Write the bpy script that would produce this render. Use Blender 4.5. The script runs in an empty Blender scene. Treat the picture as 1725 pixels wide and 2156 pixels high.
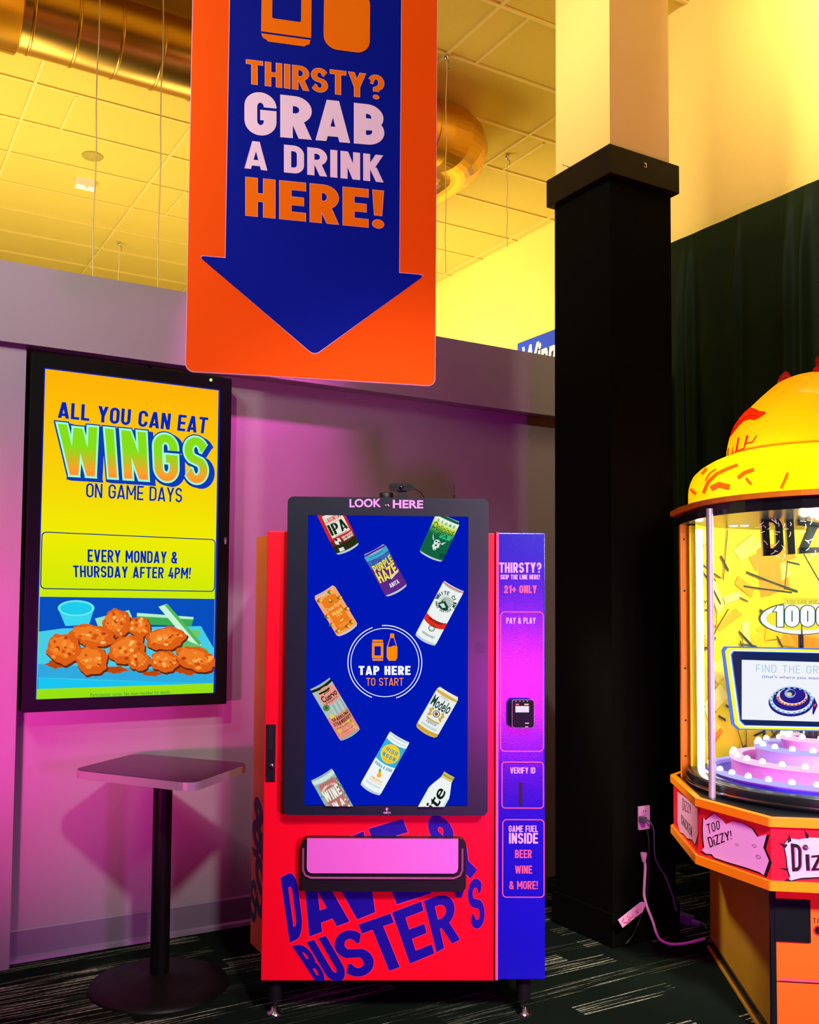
import bpy, math, random
from math import sin, cos, pi, radians, atan2, hypot
from mathutils import Vector, Matrix

random.seed(7)
SC = bpy.context.scene
COL = SC.collection

# ------------------------------------------------------------------ camera
CAM_H = 1.516
F_PX, CX, CY = 2009.88, 783.05, 1174.557
YAW, PITCH, ROLL = 0.51072525, 0.05203245, 0.00906196
def _mm(A, B): return [[sum(A[i][k]*B[k][j] for k in range(3)) for j in range(3)] for i in range(3)]
_B = [[cos(YAW), -sin(YAW), 0], [0, 0, -1], [sin(YAW), cos(YAW), 0]]
_P = [[1, 0, 0], [0, cos(PITCH), sin(PITCH)], [0, -sin(PITCH), cos(PITCH)]]
_Q = [[cos(ROLL), -sin(ROLL), 0], [sin(ROLL), cos(ROLL), 0], [0, 0, 1]]
RM = _mm(_Q, _mm(_P, _B))
cam_data = bpy.data.cameras.new('camera')
cam = bpy.data.objects.new('camera', cam_data); COL.objects.link(cam)
cam_data.sensor_fit = 'HORIZONTAL'; cam_data.sensor_width = 36.0
cam_data.lens = 36.0*F_PX/1725.0
cam_data.shift_x = (862.5-CX)/1725.0
cam_data.shift_y = (CY-1078.0)/1725.0
cam_data.clip_start = 0.05; cam_data.clip_end = 60
cam.matrix_world = Matrix(((RM[0][0], -RM[1][0], -RM[2][0], 0), (RM[0][1], -RM[1][1], -RM[2][1], 0),
                           (RM[0][2], -RM[1][2], -RM[2][2], CAM_H), (0, 0, 0, 1)))
SC.camera = cam
SC.view_settings.view_transform = 'Standard'
SC.view_settings.look = 'None'
SC.view_settings.exposure = 0.0
SC.view_settings.gamma = 1.0
SC.view_settings.use_curve_mapping = False

# ------------------------------------------------------------------ world and lamps
W = bpy.data.worlds.new('world'); SC.world = W; W.use_nodes = True
W.node_tree.nodes['Background'].inputs[0].default_value = (0.75, 0.85, 0.8, 1)
W.node_tree.nodes['Background'].inputs[1].default_value = 0.012

def aim(o, target):
    d = Vector(target)-o.location
    o.rotation_euler = d.to_track_quat('-Z', 'Y').to_euler()
def area(name, loc, target, size, power, color, sy=None, spread=180):
    l = bpy.data.lights.new(name, 'AREA'); l.energy = power; l.color = color
    l.shape = 'RECTANGLE'; l.size = size; l.size_y = sy or size; l.spread = radians(spread)
    o = bpy.data.objects.new(name, l); COL.objects.link(o); o.location = loc; aim(o, target); return o
def spot(name, loc, target, power, color, angle=60, blend=.6, r=.05):
    l = bpy.data.lights.new(name, 'SPOT'); l.energy = power; l.color = color
    l.spot_size = radians(angle); l.spot_blend = blend; l.shadow_soft_size = r
    o = bpy.data.objects.new(name, l); COL.objects.link(o); o.location = loc; aim(o, target); return o
def point(name, loc, power, color, r=.05, parent=None):
    l = bpy.data.lights.new(name, 'POINT'); l.energy = power; l.color = color; l.shadow_soft_size = r
    o = bpy.data.objects.new(name, l); COL.objects.link(o); o.location = loc
    if parent: o.parent = parent
    return o
WARM = (1, .9, .7)
# uplights in the hall beyond the partition
area('hall_uplight', (0.2, 7.6, 2.2), (0.4, 8.2, 6), 2.6, 190, WARM)
area('hall_uplight', (3.0, 8.5, 2.2), (4.0, 9.0, 6), 2.0, 60, WARM)
area('far_wall_wash', (3.6, 9.0, 2.4), (6.15, 8.6, 3.5), 1.6, 80, (1, .93, .86), spread=110)
# added key and wash lights, unseen, over the aisle in front
spot('added_key_warm', (0.6, -0.9, 4.4), (1.9, 3.0, 1.1), 640, (1, .95, .9), 32, .7, .15)
spot('added_key_sign', (-0.9, 0.2, 4.9), (1.1, 3.0, 3.4), 360, (1, .9, .72), 46, .8, .08)
area('added_key_column', (0.9, 3.0, 4.9), (3.1, 3.5, 4.3), .4, 11, WARM, spread=70)
area('right_wall_wash', (3.7, 2.6, 5.1), (4.6, 2.75, 4.9), 1.4, 33, WARM, sy=.4)
spot('added_key_carpet', (2.72, 1.2, 4.9), (2.65, 2.85, 0), 70, (.75, 1, .7), 30, .9, .1)
area('added_key_game', (1.6, -0.6, 3.2), (3.1, 2.2, .5), .4, 30, (1, .93, .85), spread=60)
# coloured party lamps, plus added game side and wall fills
PINK = (1, .08, .8)
spot('pink_wall_lamp', (-1.1, 1.7, 0.95), (0.65, 4.3, 1.22), 780, (1, .05, .42), 44, 1, .12)
spot('pink_pier_lamp', (-0.7, 2.5, 0.9), (0.45, 4.26, 1.15), 130, PINK, 34, 1, .06)
spot('pink_band_lamp', (1.55, 3.5, 4.2), (1.8, 4.33, 2.35), 520, (1, .08, .7), 34, 1, .05)
area('pink_panel_lamp', (1.514, 0.59, 1.06), (2.25, 2.87, 1.25), .2, 32, (1, .02, .95), sy=.24)
spot('pink_column_lamp', (3.3, 0.3, 2.9), (3.3, 3.28, 4.4), 62, (1, .55, .6), 36, .9, .1)
spot('game_side_fill', (2.6, 4.0, 2.1), (3.1, 2.6, .2), 150, (1, .9, .7), 34, .8, .1)  # added hidden warm fill in place of bounce on the game's left base
spot('pink_game_lamp', (2.0, 0.2, 2.4), (3.1, 2.6, .6), 40, PINK, 46, 1, .1)
area('wall_fill', (-0.9, 2.2, 4.2), (0.3, 4.3, 2.9), .8, 17, (1, .9, .95), spread=80)

# ------------------------------------------------------------------ pixel <-> place
def ray(px, py):
    v = ((px-CX)/F_PX, (py-CY)/F_PX, 1.0)
    return Vector([sum(RM[k][i]*v[k] for k in range(3)) for i in range(3)])
CAMP = Vector((0, 0, CAM_H))
class Frame:
    """an upright plane system: x to the right, y away from the viewer, z up"""
    def __init__(s, loc, ang):
        s.loc = Vector((loc[0], loc[1], 0)); s.ang = ang
        s.u = Vector((cos(ang), sin(ang), 0)); s.n = Vector((-sin(ang), cos(ang), 0))
    def at(s, px, py, y=0.0):
        r = ray(px, py); p0 = s.loc+s.n*y
        p = CAMP+r*((p0-CAMP).dot(s.n)/r.dot(s.n)); d = p-s.loc
        return (d.dot(s.u), p.z)
    def atz(s, px, py, z):
        r = ray(px, py); p = CAMP+r*((z-CAM_H)/r.z); d = p-s.loc
        return (d.dot(s.u), d.dot(s.n))
    def zat(s, px, py, x, y):
        r = ray(px, py); p = s.loc+s.u*x+s.n*y
        t = (p.x*r.x+p.y*r.y)/(r.x*r.x+r.y*r.y); return CAM_H+r.z*t
def onz(px, py, z):
    r = ray(px, py); return CAMP+r*((z-CAM_H)/r.z)
def onx(px, py, x):
    r = ray(px, py); return CAMP+r*(x/r.x)

# ------------------------------------------------------------------ materials
def lin(c):
    f = lambda v: v/12.92 if v <= .04045 else ((v+.055)/1.055)**2.4
    return tuple(f(v/255.0) for v in c)
MATS = {}
def pbr(name, rgb, rough=.6, metal=0.0, spec=.4, emit=0.0, linear=False, bump=None, coat=0.0):
    if name in MATS: return MATS[name]
    m = bpy.data.materials.new(name); m.use_nodes = True; nt = m.node_tree; b = nt.nodes['Principled BSDF']
    c = rgb if linear else lin(rgb)
    b.inputs['Base Color'].default_value = (*c, 1); b.inputs['Roughness'].default_value = rough
    b.inputs['Metallic'].default_value = metal; b.inputs['Specular IOR Level'].default_value = spec
    b.inputs['Coat Weight'].default_value = coat
    if emit:
        b.inputs['Emission Color'].default_value = (*c, 1); b.inputs['Emission Strength'].default_value = emit
    if bump:
        sc, st = bump
        t = nt.nodes.new('ShaderNodeTexCoord'); n = nt.nodes.new('ShaderNodeTexNoise'); bp = nt.nodes.new('ShaderNodeBump')
        n.inputs['Scale'].default_value = sc; n.inputs['Detail'].default_value = 3
        bp.inputs['Strength'].default_value = st; bp.inputs['Distance'].default_value = .002
        nt.links.new(t.outputs['Object'], n.inputs['Vector']); nt.links.new(n.outputs['Fac'], bp.inputs['Height'])
        nt.links.new(bp.outputs['Normal'], b.inputs['Normal'])
    MATS[name] = m; return m
def em(rgb, k=1.0):
    name = 'glow_%02x%02x%02x_%g' % (*[int(v) for v in rgb], k)
    if name in MATS: return MATS[name]
    m = bpy.data.materials.new(name); m.use_nodes = True; nt = m.node_tree; nt.nodes.clear()
    o = nt.nodes.new('ShaderNodeOutputMaterial'); e = nt.nodes.new('ShaderNodeEmission')
    e.inputs[0].default_value = (*lin(rgb), 1); e.inputs[1].default_value = k
    nt.links.new(e.outputs[0], o.inputs[0]); MATS[name] = m; return m
def paint(rgb, rough=.5, **k):
    return pbr('paint_%02x%02x%02x_%g' % (*[int(v) for v in rgb], rough), rgb, rough, **k)
def wall_mat(name, rgb, rough=.75, scale=160, amt=.06, bump=.25, spec=.2):
    m = bpy.data.materials.new(name); m.use_nodes = True; nt = m.node_tree; b = nt.nodes['Principled BSDF']
    b.inputs['Roughness'].default_value = rough; b.inputs['Specular IOR Level'].default_value = spec
    t = nt.nodes.new('ShaderNodeTexCoord'); n = nt.nodes.new('ShaderNodeTexNoise'); n.inputs['Scale'].default_value = scale
    n2 = nt.nodes.new('ShaderNodeTexNoise'); n2.inputs['Scale'].default_value = 1.7; n2.inputs['Detail'].default_value = 4
    mx = nt.nodes.new('ShaderNodeMix'); mx.data_type = 'RGBA'
    c = lin(rgb); mx.inputs['A'].default_value = (*[v*(1-amt) for v in c], 1); mx.inputs['B'].default_value = (*[min(1, v*(1+amt)) for v in c], 1)
    nt.links.new(t.outputs['Object'], n.inputs['Vector']); nt.links.new(t.outputs['Object'], n2.inputs['Vector'])
    nt.links.new(n2.outputs['Fac'], mx.inputs['Factor']); nt.links.new(mx.outputs['Result'], b.inputs['Base Color'])
    bp = nt.nodes.new('ShaderNodeBump'); bp.inputs['Strength'].default_value = bump; bp.inputs['Distance'].default_value = .002
    nt.links.new(n.outputs['Fac'], bp.inputs['Height']); nt.links.new(bp.outputs['Normal'], b.inputs['Normal'])
    return m
BLACK = pbr('black_plastic', (14, 15, 16), .45)
CHROME = pbr('chrome', (210, 210, 215), .18, metal=1)

# ------------------------------------------------------------------ mesh builder
class MB:
    def __init__(s): s.v = []; s.f = []; s.m = []; s.sm = []; s.mats = []
    def mi(s, mat):
        if mat not in s.mats: s.mats.append(mat)
        return s.mats.index(mat)
    def add(s, vs, fs, mat, smooth=False):
        b = len(s.v); s.v += [tuple(p) for p in vs]; i = s.mi(mat)
        for f in fs: s.f.append([b+k for k in f]); s.m.append(i); s.sm.append(smooth)
    def box(s, x0, x1, y0, y1, z0, z1, mat):
        s.add([(x0, y0, z0), (x1, y0, z0), (x1, y1, z0), (x0, y1, z0), (x0, y0, z1), (x1, y0, z1), (x1, y1, z1), (x0, y1, z1)],
              [(3, 2, 1, 0), (4, 5, 6, 7), (0, 1, 5, 4), (1, 2, 6, 5), (2, 3, 7, 6), (3, 0, 4, 7)], mat)
    def prism(s, poly, z0, z1, mat, axis='z', cap=None, smooth=False):
        """extrude a 2-D outline; axis z: (x,y) outline, axis y: (x,z) outline"""
        n = len(poly)
        P = (lambda a, b, c: (a, b, c)) if axis == 'z' else (lambda a, b, c: (a, c, b))
        vs = [P(a, b, z0) for a, b in poly]+[P(a, b, z1) for a, b in poly]
        s.add(vs, [[i, (i+1) % n, n+(i+1) % n, n+i] for i in range(n)], mat, smooth)
        s.add(vs, [list(range(n))[::-1], list(range(n, 2*n))], cap or mat)
    def tube(s, pts, r, mat, n=8, caps=True):
        pts = [Vector(p) for p in pts]; rs = r if isinstance(r, (list, tuple)) else [r]*len(pts)
        vs = []; prev = None
        for i, p in enumerate(pts):
            t = (pts[min(i+1, len(pts)-1)]-pts[max(i-1, 0)]).normalized()
            a = prev-t*prev.dot(t) if prev else t.orthogonal()
            a = a.normalized() if a.length > 1e-6 else t.orthogonal().normalized(); prev = a; b = t.cross(a)
            vs += [p+(a*cos(2*pi*k/n)+b*sin(2*pi*k/n))*rs[i] for k in range(n)]
        fs = [[i*n+k, i*n+(k+1) % n, (i+1)*n+(k+1) % n, (i+1)*n+k] for i in range(len(pts)-1) for k in range(n)]
        s.add(vs, fs, mat, True)
        if caps: s.add(vs, [list(range(n))[::-1], [(len(pts)-1)*n+k for k in range(n)]], mat)
    def lathe(s, prof, mat, n=48, c=(0, 0), sx=1, sy=1, a0=0, a1=2*pi, smooth=True):
        full = abs(a1-a0-2*pi) < 1e-6; cols = n if full else n+1
        vs = [(c[0]+r*sx*cos(a0+(a1-a0)*k/n), c[1]+r*sy*sin(a0+(a1-a0)*k/n), z) for r, z in prof for k in range(cols)]
        fs = []
        for i in range(len(prof)-1):
            for k in range(n):
                k2 = (k+1) % cols; fs.append([i*cols+k, i*cols+k2, (i+1)*cols+k2, (i+1)*cols+k])
        s.add(vs, fs, mat, smooth)
    def sphere(s, c, r, mat, n=12, m=8, sq=(1, 1, 1)):
        vs = []; fs = []
        for i in range(m+1):
            a = pi*i/m
            for k in range(n): vs.append((c[0]+r*sq[0]*sin(a)*cos(2*pi*k/n), c[1]+r*sq[1]*sin(a)*sin(2*pi*k/n), c[2]+r*sq[2]*cos(a)))
        for i in range(m):
            for k in range(n): fs.append([i*n+k, (i+1)*n+k, (i+1)*n+(k+1) % n, i*n+(k+1) % n])
        s.add(vs, fs, mat, True)
    def build(s, name, parent=None, bevel=0, loc=None, rz=None):
        me = bpy.data.meshes.new(name); me.from_pydata(s.v, [], s.f); me.update()
        for m in s.mats: me.materials.append(m)
        me.polygons.foreach_set('material_index', s.m); me.polygons.foreach_set('use_smooth', s.sm)
        o = bpy.data.objects.new(name, me); COL.objects.link(o)
        if parent: o.parent = parent
        if loc is not None: o.location = loc
        if rz is not None: o.rotation_euler = (0, 0, rz)
        if bevel:
            md = o.modifiers.new('bevel', 'BEVEL'); md.width = bevel; md.segments = 3; md.limit_method = 'ANGLE'; md.angle_limit = radians(40)
        return o
def tag(o, label=None, cat=None, group=None, kind=None):
    if label: o['label'] = label
    if cat: o['category'] = cat
    if group: o['group'] = group
    if kind: o['kind'] = kind
    return o
def empty(name, loc, rz, label, cat, group=None):
    o = bpy.data.objects.new(name, None); COL.objects.link(o); o.location = loc; o.rotation_euler = (0, 0, rz)
    o.empty_display_size = .1; return tag(o, label, cat, group)
def rrect(x0, z0, x1, z1, r, n=6):
    out = []
    for cx, cz, a in ((x1-r, z1-r, 0), (x0+r, z1-r, 90), (x0+r, z0+r, 180), (x1-r, z0+r, 270)):
        out += [(cx+r*cos(radians(a+90*k/n)), cz+r*sin(radians(a+90*k/n))) for k in range(n+1)]
    return out
def ell(cx, cz, rx, rz, n=40, a0=0, a1=2*pi):
    return [(cx+rx*cos(a0+(a1-a0)*k/n), cz+rz*sin(a0+(a1-a0)*k/n)) for k in range(n)]
def ringpolys(outer, inner):
    n = len(outer); return [[outer[i], outer[(i+1) % n], inner[(i+1) % n], inner[i]] for i in range(n)]

# ------------------------------------------------------------------ lettering: strokes in a box of height 1
def arc(cx, cy, rx, ry, a0, a1, n=9):
    return [(cx+rx*cos(radians(a0+(a1-a0)*k/n)), cy+ry*sin(radians(a0+(a1-a0)*k/n))) for k in range(n+1)]
def stroke(path, t, b, closed=False):
    k = t/b; P = [(x, y*k) for x, y in path]
    Q = [P[0]]
    for p in P[1:]:
        if hypot(p[0]-Q[-1][0], p[1]-Q[-1][1]) > 1e-5: Q.append(p)
    P = Q; n = len(P); L = []; R = []
    for i in range(n):
        ds = []
        if i > 0 or closed: a = P[i-1]; ds.append((P[i][0]-a[0], P[i][1]-a[1]))
        if i < n-1 or closed: a = P[(i+1) % n]; ds.append((a[0]-P[i][0], a[1]-P[i][1]))
        ns = []
        for d in ds:
            l = hypot(*d) or 1; ns.append((-d[1]/l, d[0]/l))
        mx, my = sum(q[0] for q in ns)/len(ns), sum(q[1] for q in ns)/len(ns)
        l2 = max(mx*mx+my*my, .2); mx /= l2; my /= l2
        L.append((P[i][0]+mx*t/2, (P[i][1]+my*t/2)/k)); R.append((P[i][0]-mx*t/2, (P[i][1]-my*t/2)/k))
    m = n if closed else n-1
    return [[L[i], L[(i+1) % n], R[(i+1) % n], R[i]] for i in range(m)]
WID = {'I': 0, '!': 0, '.': 0, ':': 0, "'": 0, 'M': 1.32, 'W': 1.5, 'A': 1.12, 'V': 1.1, 'Y': 1.08, '&': 1.15, 'L': .85, 'F': .88, 'E': .9,
       'T': .98, '1': .7, '-': .7, '+': 1, 'K': 1.05, 'X': 1.05, ' ': .5, 'i': 0}
def glyph(ch, w0, t, b, g=0.0):
    """polygons and width of one capital; w0 nominal width, t stem, b bar, g growth of the outline"""
    k = WID.get(ch, 1.0); w = t if k == 0 else w0*k
    if ch == ' ': return [], w
    e = g/2; T = t+g; Bk = b+g
    x0, x1, y0, y1 = t/2, w-t/2, b/2, 1-b/2; mx = w/2
    out = []
    def V(x, a, c): out.append([(x-t/2-e, a-e), (x+t/2+e, a-e), (x+t/2+e, c+e), (x-t/2-e, c+e)])
    def Hh(y, a, c): out.append([(a-e, y-b/2-e), (c+e, y-b/2-e), (c+e, y+b/2+e), (a-e, y+b/2+e)])
    def D(xa, ya, xb, yb, th=None):
        th = (th or t*hypot(xb-xa, yb-ya)/max(abs(yb-ya), .2))+g
        dx = (xb-xa)/(yb-ya) if yb != ya else 0
        xa -= dx*e*(1 if yb > ya else -1); xb += dx*e*(1 if yb > ya else -1)
        ya, yb = (ya-e, yb+e) if yb > ya else (ya+e, yb-e)
        out.append([(xa-th/2, ya), (xa+th/2, ya), (xb+th/2, yb), (xb-th/2, yb)])
    def S(p, c=False): out.extend(stroke(p, T, Bk, c))
    r = (x1-x0)/2; ry = min(.36, max(r*1.05, .2)); ym = .5
    if ch == 'I': V(mx, 0, 1)
    elif ch == 'i': V(mx, 0, .62); out.append(ell(mx, .86, t*.62+e, t*.62+e, 14))
    elif ch == '!':
        out.append([(mx-t*.33-e, .34-e), (mx+t*.33+e, .34-e), (mx+t*.5+e, 1+e), (mx-t*.5-e, 1+e)]); out.append(ell(mx, b*.55, t*.52+e, b*.55+e, 16))
    elif ch == '.': out.append(ell(mx, b*.5, t*.5+e, b*.5+e, 14))
    elif ch == ':': out.append(ell(mx, b*.5, t*.5+e, b*.5+e, 14)); out.append(ell(mx, .6, t*.5+e, b*.5+e, 14))
    elif ch == "'": out.append([(mx-t*.2, .64), (mx+t*.25, .64), (mx+t*.5, 1), (mx-t*.5, 1)])
    elif ch == '-': Hh(.47, 0, w)
    elif ch == '+': Hh(.45, 0, w); V(mx, .45-w*.62, .45+w*.62)
    elif ch == 'T': Hh(y1, 0, w); V(mx, 0, 1)
    elif ch == 'L': V(x0, 0, 1); Hh(y0, 0, w)
    elif ch == 'H': V(x0, 0, 1); V(x1, 0, 1); Hh(ym, 0, w)
    elif ch == 'E': V(x0, 0, 1); Hh(y0, 0, w); Hh(y1, 0, w); Hh(ym, 0, w*.92)
    elif ch == 'F': V(x0, 0, 1); Hh(y1, 0, w); Hh(.47, 0, w*.92)
    elif ch == 'A':
        th = t*(1.06 if t < .2 else .88); D(th/2, 0, mx-t*.06, 1, th); D(w-th/2, 0, mx+t*.06, 1, th); Hh(.17+b*.3, w*.25, w*.75)
    elif ch == 'V': th = t*1.06; D(th/2, 1, mx-t*.05, 0, th); D(w-th/2, 1, mx+t*.05, 0, th)
    elif ch == 'W':
        th = t*.98; D(th/2, 1, w*.28, 0, th); D(mx, .95, w*.28, 0, th); D(mx, .95, w*.72, 0, th); D(w-th/2, 1, w*.72, 0, th)
    elif ch == 'M': V(x0, 0, 1); V(x1, 0, 1); D(t*.55, 1, mx, .3, t*.95); D(w-t*.55, 1, mx, .3, t*.95)
    elif ch == 'N': V(x0, 0, 1); V(x1, 0, 1); D(t*.55, 1, w-t*.55, 0, t*1.05)
    elif ch == 'X': D(t*.55, 0, w-t*.55, 1); D(t*.55, 1, w-t*.55, 0)
    elif ch == 'Y': D(t*.55, 1, mx, .42, t*1.1); D(w-t*.55, 1, mx, .42, t*1.1); V(mx, 0, .46)
    elif ch == 'Z': Hh(y0, 0, w); Hh(y1, 0, w); D(t*.6, b*.5, w-t*.6, 1-b*.5, t*1.1)
    elif ch == 'K': V(x0, 0, 1); D(t*.9, .42, w-t*.6, 1, t*1.1); D(mx*.95, .52, w-t*.55, 0, t*1.1)
    elif ch in 'O0': S(arc(x1-r, y1-ry, r, ry, 0, 90)+arc(x0+r, y1-ry, r, ry, 90, 180)+arc(x0+r, y0+ry, r, ry, 180, 270)+arc(x1-r, y0+ry, r, ry, 270, 360), True)
    elif ch == 'Q': S(arc(x1-r, y1-ry, r, ry, 0, 90)+arc(x0+r, y1-ry, r, ry, 90, 180)+arc(x0+r, y0+ry, r, ry, 180, 270)+arc(x1-r, y0+ry, r, ry, 270, 360), True); D(mx, .22, w, -.02)
    elif ch in 'CG':
        p = [(x1, .66)]+arc(x1-r, y1-ry, r, ry, 0, 90)+arc(x0+r, y1-ry, r, ry, 90, 180)+arc(x0+r, y0+ry, r, ry, 180, 270)+arc(x1-r, y0+ry, r, ry, 270, 360)
        if ch == 'C': S(p+[(x1, .34)])
        else: S(p+[(x1, .5)]); Hh(.5-b*.1, mx*.98, w)
    elif ch == 'D':
        V(x0, 0, 1); S([(x0, y1)]+arc(x1-r, y1-ry, r, ry, 90, 0)+arc(x1-r, y0+ry, r, ry, 0, -90)+[(x0, y0)])
    elif ch in 'PRB':
        V(x0, 0, 1); lo = .45 if ch == 'P' else .47; rr = (y1-lo)/2; rx = min(r*1.1, x1-x0)
        xe = x1 if ch != 'B' else x1-.03*w
        S([(x0, y1)]+arc(xe-rx, y1-rr, rx, rr, 90, -90, 14)+[(x0, lo)])
        if ch == 'R': D(mx*1.0, lo, w-t*.52, 0, t*1.05)
        if ch == 'B': rr = (.53-y0)/2; S([(x0, .53)]+arc(x1-rx, y0+rr, rx, rr, 90, -90, 14)+[(x0, y0)])
    elif ch == 'U': S([(x0, 1+e)]+arc(x0+r, y0+ry, r, ry, 180, 270)+arc(x1-r, y0+ry, r, ry, 270, 360)+[(x1, 1+e)])
    elif ch == 'J': S([(x1, 1+e)]+arc(x1-r, y0+ry, r, ry, 360, 270)+arc(x0+r, y0+ry, r, ry, 270, 190))
    elif ch == 'S' or ch == '$':
        ra = (y1-.5)/2
        S([(x1, .5+ra*1.25)]+arc(mx, y1-ra, r, ra, 15, 180, 14)+arc(mx, .5+ra, r, ra, 180, 235, 5)+arc(mx, .5-ra, r, ra, 55, 0, 5)+arc(mx, y0+ra, r, ra, 0, -165, 14)+[(x0, .5-ra*1.25)])
    elif ch == '?':
        ra = .24; S([(x0, .72)]+arc(mx, y1-ra, r, ra, 170, -55, 14)+[(mx, .42), (mx, .3)]); out.append(ell(mx, b*.5, t*.55+e, b*.52+e, 16))
    elif ch == '&':
        S([(x1, .0), (x0+.22*w, .62)]+arc(mx*.92, .77, r*.62, y1-.77, 200, -20, 12)+[(mx*.9, .5)]+arc(mx*.86, .27, r*.86, .27-y0, 120, 330, 12)+[(x1, .46)])
    elif ch == '1': V(w-t/2, 0, 1); D(t*.4, .72, w-t*.6, .93, t*.9)
    elif ch == '2': ra = .25; S([(x0, .7)]+arc(mx, y1-ra, r, ra, 170, -30, 12)+[(x0+t*.1, b*.9)]); Hh(y0, 0, w)
    elif ch == '4': V(w*.72, 0, .55); Hh(.24, 0, w); D(t*.6, .2, w*.55, 1, t)
    else: V(x0, 0, 1); V(x1, 0, 1); Hh(y0, 0, w); Hh(y1, 0, w)
    return out, w
def line(text, w0=.5, t=.16, b=None, sp=.1, g=0.0):
    """list of (polys) and total width for a word in unit height"""
    b = b or t; x = 0; out = []
    for ch in text:
        ps, w = glyph(ch, w0, t, b, g)
        out.append([[(px+x, py) for px, py in p] for p in ps]); x += w+sp
    return out, x-sp
_bf = {}
def btext(text, bold=0.0, shear=0.0):
    """polygons of a line in the built-in font, normalised to cap height 1"""
    key = (text, bold, shear)
    if key in _bf: return _bf[key]
    c = bpy.data.curves.new('tmp', 'FONT'); c.body = text; c.offset = bold; c.shear = shear; c.resolution_u = 3; c.fill_mode = 'FRONT'
    o = bpy.data.objects.new('tmp', c); COL.objects.link(o)
    dg = bpy.context.evaluated_depsgraph_get(); me = bpy.data.meshes.new_from_object(o.evaluated_get(dg))
    vs = [(v.co.x, v.co.y) for v in me.vertices]; fs = [list(p.vertices) for p in me.polygons]
    bpy.data.objects.remove(o); bpy.data.curves.remove(c); bpy.data.meshes.remove(me)
    x0 = min(v[0] for v in vs); x1 = max(v[0] for v in vs); y0 = min(v[1] for v in vs); y1 = max(v[1] for v in vs)
    k = 1/(y1-y0)
    vs = [((x-x0)*k, (y-y0)*k) for x, y in vs]
    _bf[key] = ([[[vs[i] for i in f] for f in fs]], (x1-x0)*k); return _bf[key]
def clip(poly, a, b, c):
    """keep the side a*x+b*y+c >= 0"""
    out = []; n = len(poly)
    for i in range(n):
        p, q = poly[i], poly[(i+1) % n]; dp = a*p[0]+b*p[1]+c; dq = a*q[0]+b*q[1]+c
        if dp >= 0: out.append(p)
        if (dp >= 0) != (dq >= 0):
            s = dp/(dp-dq); out.append((p[0]+(q[0]-p[0])*s, p[1]+(q[1]-p[1])*s))
    return out
class Flat:
    """layered flat shapes on a face (x, z) whose outside is towards -y"""
    def __init__(s, fr=None, y=0.0, step=6e-5, rect=None):
        s.fr = fr; s.y = y; s.step = step; s.layer = 0; s.mb = MB(); s.rect = rect; s.map = None
    def P(s, px, py): return s.fr.at(px, py, s.y)
    def polys(s, ps, mat):
        s.layer += 1; y = s.y-.0004-s.layer*s.step
        for j, p in enumerate(ps):
            if s.rect:
                x0, z0, x1, z1 = s.rect
                for a, b, c in ((1, 0, -x0), (-1, 0, x1), (0, 1, -z0), (0, -1, z1)):
                    if p: p = clip(p, a, b, c)
            if len(p) < 3: continue
            ar = sum(p[i][0]*p[(i+1) % len(p)][1]-p[(i+1) % len(p)][0]*p[i][1] for i in range(len(p)))
            if abs(ar) < 1e-12: continue
            if ar < 0: p = p[::-1]
            yy = y-(j % 41)*s.step*.02
            pts = [(a, yy, c) for a, c in p]
            s.mb.add([s.map(q) for q in pts] if s.map else pts, [list(range(len(p)))], mat)
    def px(s, pts, mat): s.polys([[s.P(*p) for p in pts]], mat)
    def box(s, x0, y0, x1, y1, mat): s.px([(x0, y1), (x1, y1), (x1, y0), (x0, y0)], mat)
    def quad(s, ln, q, mat, bands=None):
        """fit a line (polys, width) into a quad TL,TR,BR,BL given in photo pixels"""
        tl, tr, br, bl = [s.P(*p) for p in q]; gl, w = ln
        def mp(p):
            u, v = p[0]/w, p[1]
            return tuple((bl[i]*(1-u)+br[i]*u)*(1-v)+(tl[i]*(1-u)+tr[i]*u)*v for i in (0, 1))
        ps = [p for l in gl for p in l]
        if bands:
            for v0, v1, m in bands:
                cp = [clip(clip(p, 0, 1, -v0), 0, -1, v1) for p in ps]
                s.polys([[mp(a) for a in p] for p in cp if len(p) > 2], m)
        else: s.polys([[mp(a) for a in p] for p in ps], mat)
    def rect_text(s, ln, x0, y0, x1, y1, mat, **k): s.quad(ln, [(x0, y0), (x1, y0), (x1, y1), (x0, y1)], mat, **k)
    def frame_px(s, x0, y0, x1, y1, r, t, mat):
        a = s.P(x0, y1); c = s.P(x1, y0)
        s.polys(ringpolys(rrect(a[0], a[1], c[0], c[1], r), rrect(a[0]+t, a[1]+t, c[0]-t, c[1]-t, max(r-t, .001))), mat)
    def build(s, name, parent=None): return s.mb.build(name, parent)


# ================================================================== THE ROOM
YW = 4.325          # partition face
YB = 4.235          # face of the band along its top
CEIL = 5.40
XF = 6.15           # far side wall
XN = 4.62           # near side wall behind the curtain
WF = Frame((0, YW), 0)
PLASTER = wall_mat('grey_plaster', (150, 142, 148), .7)
BANDPAINT = wall_mat('band_plaster', (146, 138, 142), .7)
WARMWALL = wall_mat('warm_light_wall', (250, 220, 116), .8, amt=.02)  # warm light's yellow put into wall, far wall and column colours
WARMFAR = wall_mat('warm_light_wall_far', (254, 228, 100), .8, amt=.02)
WARMCOL = wall_mat('warm_light_column', (240, 212, 120), .8, amt=.02)
BLACKPAINT = wall_mat('black_paint', (8, 9, 5), .7, amt=.2, spec=.03)

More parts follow.
